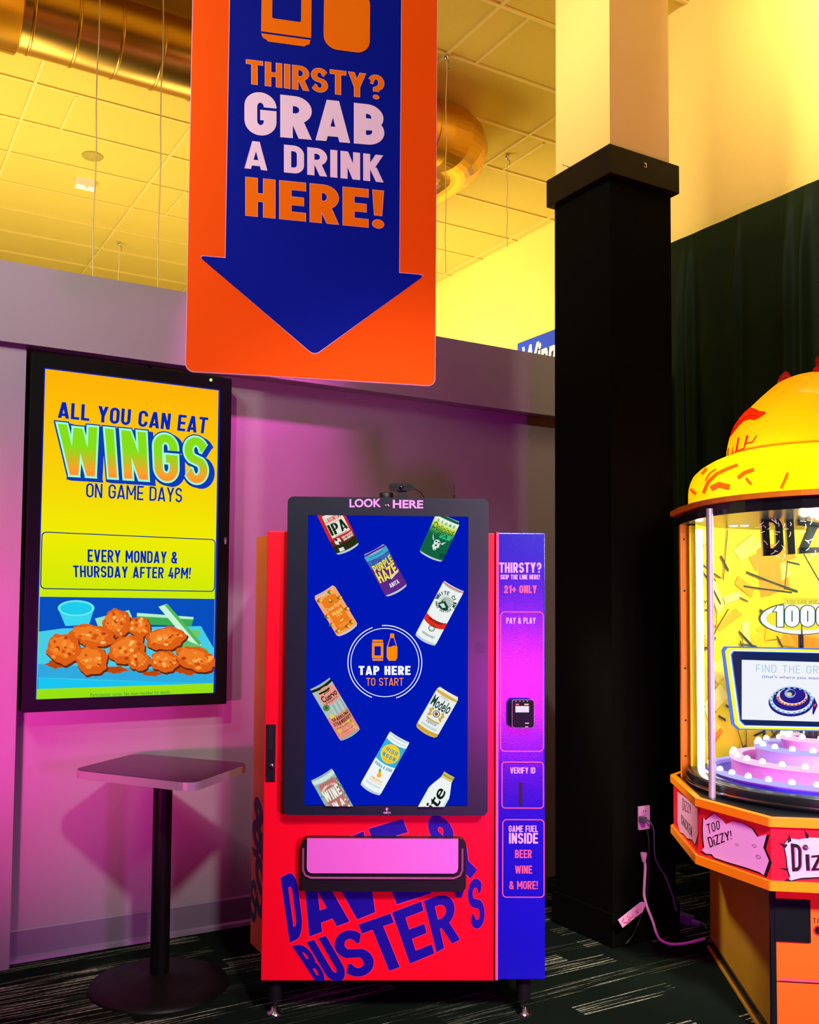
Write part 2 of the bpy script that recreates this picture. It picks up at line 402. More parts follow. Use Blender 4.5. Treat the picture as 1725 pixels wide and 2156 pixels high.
def floor_mat():
    m = bpy.data.materials.new('carpet'); m.use_nodes = True; nt = m.node_tree; b = nt.nodes['Principled BSDF']; L = nt.links.new
    b.inputs['Roughness'].default_value = .95; b.inputs['Specular IOR Level'].default_value = .05
    t = nt.nodes.new('ShaderNodeTexCoord')
    def noise(sx, sy, detail=2, rough=.5):
        mp = nt.nodes.new('ShaderNodeMapping'); mp.inputs['Scale'].default_value = (sx, sy, 1); L(t.outputs['Object'], mp.inputs['Vector'])
        n = nt.nodes.new('ShaderNodeTexNoise'); n.inputs['Scale'].default_value = 1; n.inputs['Detail'].default_value = detail; n.inputs['Roughness'].default_value = rough
        L(mp.outputs['Vector'], n.inputs['Vector']); return n.outputs['Fac']
    def ramp(v, p0, p1):
        r = nt.nodes.new('ShaderNodeMapRange'); r.inputs[1].default_value = p0; r.inputs[2].default_value = p1; L(v, r.inputs[0]); return r.outputs[0]
    def mul(a, c):
        k = nt.nodes.new('ShaderNodeMath'); k.operation = 'MULTIPLY'; L(a, k.inputs[0]); L(c, k.inputs[1]); return k.outputs[0]
    streak = ramp(noise(2.6, 95, 1), .53, .62)
    # carpet planks: blocks that carry or lack the light yarn
    br = nt.nodes.new('ShaderNodeTexBrick'); br.inputs['Scale'].default_value = 1; br.inputs['Brick Width'].default_value = .5; br.inputs['Row Height'].default_value = .09
    br.inputs['Mortar Size'].default_value = 0; br.offset = .37; br.inputs['Color1'].default_value = (0, 0, 0, 1); br.inputs['Color2'].default_value = (1, 1, 1, 1)
    br.inputs['Bias'].default_value = -.05
    L(t.outputs['Object'], br.inputs['Vector'])
    blk = ramp(br.outputs['Color'], .4, .8)
    fine = ramp(noise(60, 300, 2), .3, .7)
    s1 = mul(mul(streak, blk), fine)
    mx = nt.nodes.new('ShaderNodeMix'); mx.data_type = 'RGBA'; L(s1, mx.inputs['Factor'])
    mx.inputs['A'].default_value = (*lin((13, 24, 15)), 1); mx.inputs['B'].default_value = (*lin((196, 206, 170)), 1)
    L(mx.outputs['Result'], b.inputs['Base Color'])
    bp = nt.nodes.new('ShaderNodeBump'); bp.inputs['Strength'].default_value = .4; bp.inputs['Distance'].default_value = .003
    L(noise(400, 400, 2), bp.inputs['Height']); L(bp.outputs['Normal'], b.inputs['Normal'])
    return m
m = MB(); m.box(-4, XF, -2.5, 14, -.1, 0, floor_mat()); tag(m.build('floor'), 'dark green carpet with pale streaks', kind='structure')

# ceiling tiles and their grid
CTILE = wall_mat('ceiling_tile', (220, 188, 74), .9, 220, .05, .6)  # white tiles and tees; warm light's yellow put into their colours
TEE = paint((230, 200, 96), .6)
ceil = MB(); ceil.box(-4, XF+.1, -2.5, 14, CEIL, CEIL+.1, CTILE); ceil = tag(ceil.build('ceiling'), 'tiled ceiling, yellow of warm light put into its colour', kind='structure')
g = MB()
for k in range(-11, 15):
    y = 4.806+.6185*k
    if -2.5 < y < 14: g.box(-4, XF, y-.012, y+.012, CEIL-.012, CEIL, TEE)
x_t = onz(1054, 10, CEIL).x
for k in range(-6, 4):
    x = x_t+1.22*k
    if -4 < x < XF: g.box(x-.012, x+.012, -2.5, 14, CEIL-.0125, CEIL, TEE)
for (px, py, qx, qy) in ((1112, 36, 1005, 132), (160, 200, 130, 270), (388, 400, 352, 452), (1143, 300, 1062, 356)):
    a = onz(px, py, CEIL); c = onz(qx, qy, CEIL); x = (a.x+c.x)/2; y0, y1 = sorted((a.y, c.y))
    g.box(x-.01, x+.01, y0, y1, CEIL-.011, CEIL, TEE)
g.build('ceiling_grid', ceil)

# partition with its proud band and the pier at the left
zt = CAM_H+(3.0-CAM_H)*YB/4.319; zb = CAM_H+(2.648-CAM_H)*YB/4.319
m = MB(); m.box(-4, XN, YW, YW+.14, 0, zt-.01, PLASTER); tag(m.build('wall_back'), 'grey partition wall washed with pink light', kind='structure')
m = MB(); m.box(-4, XN-.12, YB, YW, zb, zt, BANDPAINT); tag(m.build('trim_1'), 'proud grey band along the top of the partition', kind='structure')
xp = Frame((0, YB+.03), 0).at(40, 1300)[0]
m = MB(); m.box(-4, xp, YB+.03, YW, 0, zb, PLASTER); tag(m.build('trim_2'), 'pier at the left end of the partition', kind='structure', )
BASE = pbr('vinyl_base', (120, 108, 128), .4, spec=.5)
m = MB(); m.prism([(YW-.012, .006), (YW, .006), (YW, .142), (YW-.004, .142), (YW-.009, .134), (YW-.009, .03), (YW-.022, .022), (YW-.026, .006)], xp, 3.1, BASE)
bb = m.build('baseboard_back'); me = bb.data
for v in me.vertices: a, c, x = v.co; v.co = (x, a, c)
tag(bb, 'grey vinyl base along the partition', kind='structure')

# side walls
m = MB(); m.box(XF, XF+.15, 4.3, 14, 0, CEIL, WARMFAR); tag(m.build('wall_far'), 'wall beyond the partition, coloured yellow for warm light', kind='structure')
m = MB(); m.box(XN, XN+.15, -2.5, 4.86, 0, CEIL, WARMWALL); m.box(XN+.15, XF, 4.7, 4.86, 0, CEIL, WARMWALL)
tag(m.build('wall_right'), 'wall above the black curtain, coloured yellow for warm light', kind='structure')
m = MB(); m.box(-4, XF, 13.9, 14, 0, CEIL, WARMFAR); tag(m.build('wall_hall_end'), 'end wall of the hall', kind='structure')

# column
CXc, CYc, CS = 3.10, 3.28, .395
zc0 = 3.545; zc1 = 3.685
colm = MB(); colm.box(CXc, CXc+CS, CYc, CYc+CS, 0, zc0+.02, BLACKPAINT)
column = tag(colm.build('column'), 'square column, black below, coloured yellow for warm light above', kind='structure')
m = MB(); m.box(CXc+.004, CXc+CS-.004, CYc+.004, CYc+CS-.004, zc0+.02, CEIL, WARMCOL); m.build('column_upper', column)
CAPM = wall_mat('brown_black_paint', (26, 18, 8), .5, amt=.1, spec=.1)
m = MB(); m.box(CXc-.03, CXc+CS+.03, CYc-.03, CYc+CS+.03, zc0, zc1, CAPM); m.build('column_collar', column, bevel=.004)
m = MB(); m.box(CXc-.014, CXc+CS+.014, CYc-.014, CYc+CS+.014, 0, .15, BLACKPAINT); m.build('column_base', column, bevel=.004)
CF = Frame((CXc, CYc), 0)
for name, fr, (px, py), y, lab in (('hook', Frame((0, CYc-.03), 0), (1353, 350), 0, 'small metal cup hook on the right face of the column collar'),):
    x, z = fr.at(px, py); h = MB()
    h.tube([(x, CYc-.03, z+.012), (x, CYc-.042, z+.012), (x+.004, CYc-.05, z+.004), (x+.006, CYc-.05, z-.012), (x-.004, CYc-.05, z-.016), (x-.01, CYc-.05, z-.008)], .0022, CHROME, 6)
    tag(h.build('hook'), lab, 'hook', 'hooks on the column collar')
p = onx(1200, 352, CXc-.03); h = MB()
h.tube([(CXc-.03, p.y, p.z), (CXc-.045, p.y, p.z), (CXc-.052, p.y+.004, p.z+.006), (CXc-.052, p.y+.02, p.z+.008), (CXc-.052, p.y+.024, p.z+.022)], .0022, CHROME, 6)
tag(h.build('hook'), 'small metal cup hook on the left face of the column collar', 'hook', 'hooks on the column collar')

# black curtain
VELVET = pbr('black_velvet', (12, 32, 10), .65, spec=.15)
m = MB(); zt_c = 3.83; vs = []; fs = []; NY, NZ = 420, 20; RIDGES = [(onx(x, 600, XN-.1).y, w) for x, w in ((1437, .03), (1452, .02), (1556, .022), (1662, .025), (1700, .02))]+[(2.7, .03), (2.3, .02), (1.9, .03)]
for i in range(NY+1):
    y = 4.66-3.4*i/NY
    for j in range(NZ+1):
        v = j/NZ; amp = .002+.036*(1-v)**.6
        off = amp*sin(y*22+1.1*sin(y*6.1)+.3*(1-v)*sin(y*11))-.06*min(1, (1-v)*9)*sum(math.exp(-((y-c)/w)**2) for c, w in RIDGES)*(v**.5)
        z = zt_c*v
        vs.append((XN-.10+off-.012*(1-v), y, max(z, .02)))
for i in range(NY):
    for j in range(NZ): a = i*(NZ+1)+j; fs.append((a, a+NZ+1, a+NZ+2, a+1))
m.add(vs, fs, VELVET, True); o = m.build('curtain')
md = o.modifiers.new('thick', 'SOLIDIFY'); md.thickness = .006
tag(o, 'tall pleated black curtain hanging on the right wall', 'curtain')

# ================================================================== HUNG FROM THE CEILING
DUCT = pbr('duct_metal', (226, 170, 70), .3, metal=1.0, bump=(14, .12))
DY = 5.95
def duct():
    fr = Frame((0, DY), 0)
    ytop, ybot = fr.at(395, 54)[1], fr.at(395, 200)[1]
    r = (ytop-ybot)/2; z = (ytop+ybot)/2
    xe = fr.at(925, 300)[0]
    root = empty('air_duct', (0, 0, 0), 0, 'round sheet metal air duct running below the tiled ceiling', 'air duct')
    d = MB(); x = -3.0; secs = []
    n = 40
    d.lathe([(r, -3.0), (r, xe)], DUCT, n)
    d2 = MB()
    k = -3.0
    rnd = random.Random(3)
    while k < xe-.1:
        d2.lathe([(r, k), (r+.006, k+.004), (r+.006, k+.016), (r, k+.02)], DUCT, n); k += .26
    d.add(d2.v, d2.f, DUCT, True); d.v = [(zz, DY+yy, z+xx) for xx, yy, zz in d.v]; d.build('duct_pipe', root)
    # gored elbow turning away from the viewer
    e = MB(); R0 = r*1.25; N = 5; rings = []
    for i in range(N+1):
        a = pi/2*i/N; c = (xe+R0*sin(a), DY+R0-R0*cos(a)); rings.append((c, a))
    rings.append(((xe+R0, DY+R0+2.2), pi/2))
    vs = []; fs = []
    for (c, a) in rings:
        for q in range(n):
            b = 2*pi*q/n; rad = r*(1.06 if a > .01 else 1.0)
            vs.append((c[0]-sin(a-pi/2+pi/2)*0+rad*cos(b)*sin(a), c[1]-rad*cos(b)*cos(a), z+rad*sin(b)))
    for i in range(len(rings)-1):
        for q in range(n): fs.append([i*n+q, i*n+(q+1) % n, (i+1)*n+(q+1) % n, (i+1)*n+q])
    e.add(vs, fs, DUCT, False); e.build('duct_elbow', root)
    # bigger collar where the run starts at the left
    xl = fr.at(36, 60)[0]
    c = MB(); c.lathe([(r*1.09, -3.0), (r*1.09, xl), (r, xl+.01)], DUCT, n); c.v = [(zz, DY+yy, z+xx) for xx, yy, zz in c.v]; c.build('duct_collar', root)
    return r, z, xe
duct()

# hanging wires
CORD = paint((236, 214, 150), .6)
def wire(px, top, bot, y, lab, py_top=None, hook=False):
    fr = Frame((0, y), 0); m = MB()
    x, zb_ = fr.at(px, bot); zt_ = CEIL
    pts = [(x+.004*sin(i*1.7), y, zt_+(zb_-zt_)*i/12) for i in range(13)]
    m.tube(pts, .0035, CORD, 6)
    if hook: m.sphere((x, y, CEIL-.02), .02, CHROME, 8, 6, (1, 1, 1.3)); m.tube([(x, y, CEIL-.03), (x+.03, y, CEIL-.06), (x+.02, y, CEIL-.1)], .006, CHROME, 6)
    tag(m.build('hanging_wire'), lab, 'wire', 'wires hanging from the ceiling')
wire(194, 0, 620, 4.85, 'leftmost thin wire hanging from ceiling to behind the partition')
wire(331, 0, 640, 4.85, 'thin wire hanging left of the orange arrow sign')
q = onz(248, 508, CEIL); wire(248, 508, 640, q.y, 'short wire between the two long ones, hung from a ceiling clip', hook=True)
q = onz(938, 112, CEIL); wire(938, 112, 575, q.y, 'wire hung from a ceiling clip right of the orange arrow sign', hook=True)
q = onz(1068, 324, CEIL); wire(1068, 324, 520, q.y, 'wire hung from a ceiling clip beside the black column', hook=True)

# ceiling fixtures
q = onz(180, 380, CEIL); m = MB(); WHITE = paint((250, 244, 230), .5)
root = empty('emergency_light', (q.x, q.y, CEIL), 0, 'small white emergency light box on the tiled ceiling', 'light fixture')
m.prism(rrect(-.085, -.05, .085, .05, .015), -.07, 0, WHITE); m.build('housing', root, bevel=.008)
m = MB(); m.sphere((0, -.03, -.08), .022, WHITE); m.build('lens', root)
q = onz(195, 328, CEIL); m = MB(); m.lathe([(.0, -.012), (.085, -.012), (.09, -.006), (.09, 0)], paint((176, 150, 50), .8), 32); o = m.build('ceiling_speaker', loc=(q.x, q.y, CEIL))
tag(o, 'round grey speaker grille flush in the tiled ceiling', 'speaker')

# banner on the far wall
sf = Frame((XF-.012, 9.0), -pi/2)      # x axis towards -Y
a = sf.at(1090, 724); bq = sf.at(1172, 692)
root = empty('wall_banner', (XF-.012, 9.0, 0), -pi/2, 'blue banner with white italic word on the far wall', 'banner')
m = MB(); z1 = (a[1]+bq[1])/2; m.box(a[0], a[0]+1.9, 0, .008, z1-.55, z1, pbr('banner_blue', (38, 74, 190), .5)); m.build('banner_sheet', root)
f = Flat(sf, -.0005, 4e-4)
u0 = sf.at(1100, 740)[0]; u1 = sf.at(1180, 712)[0]; zx = .30
for dx, dz, bo, mt in ((-.012, -.014, .06, paint((16, 20, 30), .6)), (0, 0, .03, paint((255, 250, 220), .6))):
    ws, ww = btext('Winners', bo, .25); k_ = (u1-u0)/(ww*.70)
    f.polys([[(u0+px*k_+dx, z1-.06-zx+py*zx+dz) for px, py in p] for p in ws[0]], mt)
f.build('lettering', root)

# ================================================================== ARROW SIGN
r_ = ray(655, 700)*3.35+CAMP
BA = radians(-17); BFm = Frame((r_.x, r_.y), BA)
ORANGE = pbr('sign_orange', (255, 92, 0), .6, spec=.08); NAVY = pbr('sign_blue', (4, 24, 150), .6, spec=.06); LETOR = pbr('sign_letter_orange', (255, 128, 0), .6, spec=.08)
LETW = pbr('sign_letter_white', (255, 236, 250), .5); EDGE = pbr('sign_edge', (240, 190, 210), .4)
root = empty('hanging_sign', (r_.x, r_.y, 0), BA, 'large hanging orange sign with a blue arrow pointing down', 'sign')
xl, zl = BFm.at(390, 781); xr, zr = BFm.at(917, 814); zl = (zl+zr)/2
m = MB(); m.prism(rrect(xl, zl, xr, 4.25, .028), 0, .012, EDGE, 'y'); m.v = [(a, b, c) for a, b, c in m.v]
m.build('sign_board', root)
f = Flat(BFm, 0.0, 2e-4)
f.polys([rrect(xl+.002, zl+.002, xr-.002, 4.248, .027)], ORANGE)
sh0, sh1 = BFm.at(476, 537), BFm.at(842, 573); t0, t1, t2 = BFm.at(417, 538), BFm.at(895, 580), BFm.at(662, 748)
zs = (sh0[1]+sh1[1])/2; xs0 = BFm.at(480, 250)[0]; xs1 = BFm.at(843, 250)[0]; zt1 = (t0[1]+t1[1])/2
for gg, mt in ((.0022, EDGE), (0, NAVY)):
    f.polys([[(xs0-gg, zs-.01), (xs1+gg, zs-.01), (xs1+gg, 4.1), (xs0-gg, 4.1)]], mt)
    def rc(c, p, q, r=.012):
        c, p, q = Vector(c), Vector(p), Vector(q); a = (p-c).normalized(); b = (q-c).normalized()
        out = []
        for i in range(6):
            t = i/5; v = (c+a*r*2)*(1-t)**2+c*2*t*(1-t)+(c+b*r*2)*t*t; out.append((v.x, v.y))
        return out
    A_, B_, C_ = (t0[0]-gg, zt1+gg), (t1[0]+gg, zt1+gg), (t2[0], t2[1]-gg*1.3)
    f.polys([rc(A_, C_, B_)+rc(B_, A_, C_)+rc(C_, B_, A_)], mt)
def z2(x, y): return (380+x/2.598, y/2.598)
def zq(*p): return [z2(*q) for q in p]
for gr, mt in ((.03, EDGE), (0, LETOR)):
    f.quad(line('THIRSTY?', .54, .18, .165, .085, gr), zq((360, 327), (1113, 417), (1113, 548), (360, 457)), mt)
f.quad(line('GRAB', .68, .27, .24, .08), zq((350, 497), (1115, 582), (1115, 800), (350, 735)), LETW)
f.quad(line('A DRINK', .64, .23, .21, .1), zq((350, 768), (1111, 852), (1111, 1000), (350, 922)), LETW)
for gr, mt in ((.018, EDGE), (0, LETOR)):
    f.quad(line('HERE!', .58, .23, .21, .09, gr), zq((357, 970), (1111, 1046), (1111, 1254), (357, 1180)), mt)
# can and bottle emblem
k = lambda *q: [BFm.at(*z2(*p)) for p in q]
c0 = k((442, 175), (716, 210)); b0 = k((443, 182), (712, 215), (705, 250), (468, 222))
zc = (c0[0][1]+c0[1][1])/2; xa, xb = k((442, 100))[0][0], k((716, 100))[0][0]
f.polys([[(xa, zc), (xb, zc), (xb, zc+.30), (xa, zc+.30)]], LETOR)
f.polys([[(xa, zc-.007), (xb-.002, zc-.007), (xb-.006, zc-.024), (xb-.02, zc-.030), (xb-.022, zc-.034), (xa+.024, zc-.034), (xa+.022, zc-.030), (xa+.006, zc-.022)]], LETOR)
xi, xj = k((502, 60))[0][0], k((660, 60))[0][0]; zi = sum(q[1] for q in k((510, 103), (655, 123)))/2
f.polys([rrect(xi, zi, xj, zc+.25, .006)], NAVY)
xa, xb = k((784, 60))[0][0], k((1037, 60))[0][0]; zq0 = k((925, 285))[0][1]
f.polys([rrect(xa, zq0, xb, zc+.2, .05, 8)], LETOR)
f.polys([[(xa+.03, zc+.19), (xb-.03, zc+.19), ((xa+xb)/2+.018, zc+.34), ((xa+xb)/2-.018, zc+.34)]], LETOR)
f.build('arrow_print', root)
for sx in (.12, .88):
    x = xl+(xr-xl)*sx; m = MB(); m.tube([(x, .006, 4.24), (x, .006, CEIL)], .003, CHROME, 6); m.build('suspension_cable', root)

# ================================================================== WALL DISPLAY
YT = 4.215; TF = Frame((0, YT), 0)
tl, tr, bl_, br_ = TF.at(65, 743), TF.at(490, 797), TF.at(50, 1503), TF.at(475, 1480)
X0, X1 = (tl[0]+bl_[0])/2, (tr[0]+br_[0])/2; Z1, Z0 = (tl[1]+tr[1])/2, (bl_[1]+br_[1])/2
d1, d2, d3, d4 = TF.at(90, 774), TF.at(467, 819), TF.at(453, 1456), TF.at(78, 1476)
DX0, DX1 = (d1[0]+d4[0])/2, (d2[0]+d3[0])/2; DZ1, DZ0 = (d1[1]+d2[1])/2, (d3[1]+d4[1])/2
root = empty('wall_display', (0, YT, 0), 0, 'tall black framed screen on the wall advertising chicken wings', 'screen')
FR = pbr('tv_plastic', (5, 11, 9), .4, spec=.15)
m = MB(); o_, i_ = rrect(X0, Z0, X1, Z1, .004, 2), rrect(DX0, DZ0, DX1, DZ1, .002, 2); n = len(o_)
for i in range(n):
    j = (i+1) % n
    m.add([(o_[i][0], 0, o_[i][1]), (o_[j][0], 0, o_[j][1]), (i_[j][0], 0, i_[j][1]), (i_[i][0], 0, i_[i][1])], [(0, 1, 2, 3)], FR)
    m.add([(i_[i][0], 0, i_[i][1]), (i_[j][0], 0, i_[j][1]), (i_[j][0], .014, i_[j][1]), (i_[i][0], .014, i_[i][1])], [(0, 1, 2, 3)], FR)
    m.add([(o_[i][0], 0, o_[i][1]), (o_[j][0], 0, o_[j][1]), (o_[j][0], .085, o_[j][1]), (o_[i][0], .085, o_[i][1])], [(3, 2, 1, 0)], FR)
m.add([(x, .085, z) for x, z in o_], [list(range(n))[::-1]], FR)
m.build('screen_frame', root)
m = MB(); m.box(X0+.2, X1-.2, .0855, .108, Z0+.4, Z1-.4, BLACK); m.build('wall_bracket', root)
TT = Frame((0, YT), 0); SY = .012
def ramp_mat(name, stops, k=1.0):
    m = bpy.data.materials.new(name); m.use_nodes = True; nt = m.node_tree; nt.nodes.clear()
    o = nt.nodes.new('ShaderNodeOutputMaterial'); e = nt.nodes.new('ShaderNodeEmission'); t = nt.nodes.new('ShaderNodeTexCoord')
    sp = nt.nodes.new('ShaderNodeSeparateXYZ'); mr = nt.nodes.new('ShaderNodeMapRange'); r = nt.nodes.new('ShaderNodeValToRGB')
    mr.inputs[1].default_value = DZ1; mr.inputs[2].default_value = DZ0
    nt.links.new(t.outputs['Object'], sp.inputs[0]); nt.links.new(sp.outputs['Z'], mr.inputs[0]); nt.links.new(mr.outputs[0], r.inputs[0])
    els = r.color_ramp.elements
    for i, (p, c) in enumerate(stops):
        el_ = els[i] if i < 2 else els.new(p)
        el_.position = p; el_.color = (*lin(c), 1)
    nt.links.new(r.outputs[0], e.inputs[0]); e.inputs[1].default_value = k; nt.links.new(e.outputs[0], o.inputs[0]); return m
BG = ramp_mat('display_background', [(0, (255, 178, 8)), (.3, (250, 208, 8)), (.5, (240, 236, 4)), (.68, (205, 235, 8)), (1, (150, 225, 20))])
f = Flat(TT, SY, 1e-4, (DX0, DZ0, DX1, DZ1))
f.polys([[(DX0, DZ0), (DX1, DZ0), (DX1, DZ1), (DX0, DZ1)]], em((20, 50, 190)))
f.polys([[(DX0+.006, DZ0), (DX1-.008, DZ0), (DX1-.008, DZ1-.004), (DX0+.006, DZ1-.004)]], BG)
def z4(x, y): return (x/2.507, 680+y/2.507)
def q4(*p): return [z4(*q) for q in p]
BL = em((0, 40, 185)); NV = em((12, 50, 120))
f.quad(line('ALL YOU CAN EAT', .54, .18, .16, .09), q4((308, 415), (1100, 500), (1090, 585), (305, 500)), BL)
wl = line('WINGS', .55, .19, .17, .16)
wq = [(304, 532), (1095, 610), (1095, 850), (334, 800)]
sh = lambda q, dx, dy: [z4(x+dx, y+dy) for x, y in q]
for s_ in range(0, 26, 4): f.quad(line('WINGS', .55, .19, .17, .16, .13), sh(wq, s_, 8+s_*.25), em((14, 56, 190)))
f.quad(line('WINGS', .55, .19, .17, .16, .13), sh(wq, 0, 0), em((16, 60, 150)))
f.quad(line('WINGS', .55, .19, .17, .16, .08), sh(wq, 0, 0), em((160, 255, 220)))
f.quad(wl, sh(wq, 0, 0), None, bands=[(-.1, .1, em((255, 150, 44)))]+[(.1+.05*i, .15+.05*i, em((255-int(i*13), 158+int(i*7.2), 42-i*2))) for i in range(9)]+[(.55, 1.1, em((136, 222, 22)))])
f.quad(line('ON GAME DAYS', .56, .135, .125, .09), q4((455, 845), (962, 872), (960, 948), (453, 920)), BL)
a, b_ = TT.at(*z4(218, 1103), SY), TT.at(*z4(1147, 1140), SY); zz = (a[1]+b_[1])/2
c_ = TT.at(*z4(215, 1410), SY); e_ = TT.at(*z4(1140, 1415), SY); z3 = (c_[1]+e_[1])/2
f.polys(ringpolys(rrect(DX0+.008, z3, DX1-.01, zz, .02), rrect(DX0+.0125, z3+.0045, DX1-.0145, zz-.0045, .017)), NV)
f.quad(line('EVERY MONDAY &', .52, .17, .155, .09), q4((462, 1195), (937, 1208), (935, 1270), (462, 1262)), BL)
f.quad(line('THURSDAY AFTER 4PM!', .52, .17, .155, .09), q4((384, 1280), (1008, 1292), (1004, 1350), (386, 1342)), BL)
# the food picture
pz1 = (TT.at(*z4(213, 1450), SY)[1]+TT.at(*z4(1135, 1452), SY)[1])/2; pz0 = (TT.at(*z4(205, 1936), SY)[1]+TT.at(*z4(1128, 1898), SY)[1])/2
keep = f.rect; f.rect = (DX0+.008, pz0, DX1-.01, pz1)
pw = lambda *pts: f.polys([[TT.at(*z4(*q), SY) for q in pts]], PM)
PM = em((8, 78, 190)); f.polys([[(DX0, pz0), (DX1, pz0), (DX1, pz1), (DX0, pz1)]], PM)
PM = em((70, 205, 232)); pw((200, 1630), (330, 1612), (1060, 1600), (1140, 1740), (1140, 2000), (200, 2000))
PM = em((48, 170, 222)); pw((200, 1800), (1140, 1840), (1140, 1905), (900, 1896), (200, 1870))
PM = em((24, 196, 240)); pw((200, 1872), (420, 1884), (1140, 1900), (1140, 1990), (200, 1990))
def blob(cx, cy, rx, ry, col, seed=0, rough=.08, n=44, rot=0):
    r = random.Random(seed); ph = [r.uniform(0, 6.28) for _ in range(4)]; pts = []
    for i in range(n):
        t = 2*pi*i/n; kk = 1+rough*(sin(5*t+ph[0])+.7*sin(9*t+ph[1])+.5*sin(14*t+ph[2]))
        x, y = rx*kk*cos(t), ry*kk*sin(t); x, y = x*cos(rot)-y*sin(rot), x*sin(rot)+y*cos(rot); pts.append((cx+x, cy+y))
    f.polys([[TT.at(*z4(*q), SY) for q in pts]], em(col))
# cup, celery
PM = em((60, 215, 240)); pw((305, 1505), (498, 1500), (470, 1590), (345, 1600)); blob(401, 1505, 97, 42, (110, 235, 245), 1, 0); blob(401, 1506, 84, 34, (30, 205, 235), 1, 0)
for c, q in (((150, 225, 190), ((500, 1560), (680, 1515), (697, 1555), (520, 1610))), ((60, 170, 80), ((720, 1540), (1020, 1560), (1010, 1600), (730, 1590))), ((180, 240, 200), ((722, 1530), (1020, 1552), (1020, 1565), (722, 1548))),
             ((110, 200, 110), ((900, 1600), (1060, 1625), (1050, 1660), (910, 1660))), ((200, 245, 215), ((835, 1498), (880, 1483), (1062, 1700), (1010, 1705))), ((80, 185, 90), ((868, 1490), (884, 1484), (1062, 1690), (1048, 1702))), ((90, 195, 110), ((930, 1650), (1090, 1720), (1120, 1760), (960, 1740)))):
    PM = em(c); pw(*q)
for i, (cx, cy, rx, ry) in enumerate(((300, 1800, 55, 22), (600, 1830, 70, 18), (1000, 1830, 80, 26), (800, 1850, 50, 14))): blob(cx, cy, rx, ry, (190, 70, 10), i, .12)
WINGS_ = ((615, 1585, 72, 76, .1), (735, 1605, 58, 54, .2), (485, 1650, 122, 58, .15), (335, 1720, 92, 80, .3), (870, 1665, 106, 60, -.15), (665, 1722, 100, 70, -.4), (480, 1778, 84, 78, .2), (728, 1782, 60, 52, .1), (862, 1785, 76, 56, .1), (1025, 1772, 112, 62, .3))
for i, (cx, cy, rx, ry, rt) in enumerate(WINGS_):
    r = random.Random(50+i)
    blob(cx+5, cy+8, rx*1.03, ry*1.05, (96, 40, 16), i, .05, rot=rt); blob(cx, cy, rx, ry, (222, 96, 22), i, .05, rot=rt)
    blob(cx-rx*.12, cy-ry*.15, rx*.72, ry*.66, (240, 124, 36), i+9, .09, rot=rt)
    for q in range(16):
        a = r.uniform(0, 6.28); d = r.uniform(.1, .8); s_ = r.uniform(.05, .15)
        blob(cx+rx*d*cos(a), cy+ry*d*sin(a), rx*s_, ry*s_*1.1, r.choice(((255, 160, 66), (252, 146, 52), (178, 62, 14), (206, 80, 18), (255, 190, 110))), q, .12, 14)
f.rect = keep
f.quad(btext('Participation varies. See team member for details.', .004), q4((470, 1952), (893, 1936), (893, 1960), (470, 1977)), em((40, 140, 60)))
f.build('screen_picture', root)
f = Flat(TT, -.0005, 1e-4); f.quad(btext('NEC', .02), q4((1184, 1166), (1184, 1132), (1196, 1132), (1196, 1166)), paint((150, 160, 160), .5)); f.build('brand_lettering', root)
m = MB(); x, z = TT.at(444, 800); m.sphere((x, -.001, z), .007, em((160, 255, 90), 2)); m.build('power_light', root)
m = MB(); pts = [TT.at(*z4(*q)) for q in ((800, 195), (812, 212), (830, 240))]; m.tube([(pts[0][0], .09, Z1+.05), (pts[0][0]+.02, .08, Z1+.02), (pts[2][0], .05, Z1-.002)], .004, BLACK, 6); m.build('cable', root)

# ================================================================== HIGH TABLE
tc = onz(335, 2074, 0); zt_ = .858
cor = [onz(*p, zt_) for p in ((150, 1621), (407, 1650), (527, 1607), (284, 1587))]
root = empty('pedestal_table', (tc.x, tc.y, 0), 0, 'square dark topped pedestal table with pale edge before the wall screen', 'table')
def rpoly(P, r, n=6):
    out = []; N = len(P)
    for i in range(N):
        c, a, b = P[i], P[i-1], P[(i+1) % N]; u = (a-c).normalized(); v = (b-c).normalized()
        for k in range(n+1):
            t = k/n; q = (c+u*r)*(1-t)**2+c*2*t*(1-t)+(c+v*r)*t*t; out.append((q.x-tc.x, q.y-tc.y))
    return out
P = [Vector((p.x, p.y)) for p in cor]
top_ = pbr('table_laminate', (10, 13, 16), .16, spec=.15); edge_ = pbr('table_edge', (176, 164, 172), .35, metal=.4)
o2 = rpoly(P, .07); m = MB(); m.prism(o2, zt_-.032, zt_, edge_); m.build('table_edge', root)
cc = Vector((sum(a for a, b in o2)/len(o2), sum(b for a, b in o2)/len(o2)))
m = MB(); m.prism([(a+(cc.x-a)*.006, b+(cc.y-b)*.006) for a, b in o2], zt_-.01, zt_+.0015, top_); m.build('tabletop', root)
BM = pbr('black_metal', (9, 10, 6), .45, spec=.2)
m = MB(); m.tube([(0, 0, .03), (0, 0, zt_-.033)], .038, BM, 24); m.lathe([(.036, zt_-.06), (.12, zt_-.038), (.12, zt_-.033)], BM, 24); m.build('pole', root)
m = MB(); m.lathe([(0, .05), (.04, .05), (.06, .035), (.2, .022), (.272, .012), (.278, 0)], BM, 48); m.build('base', root)

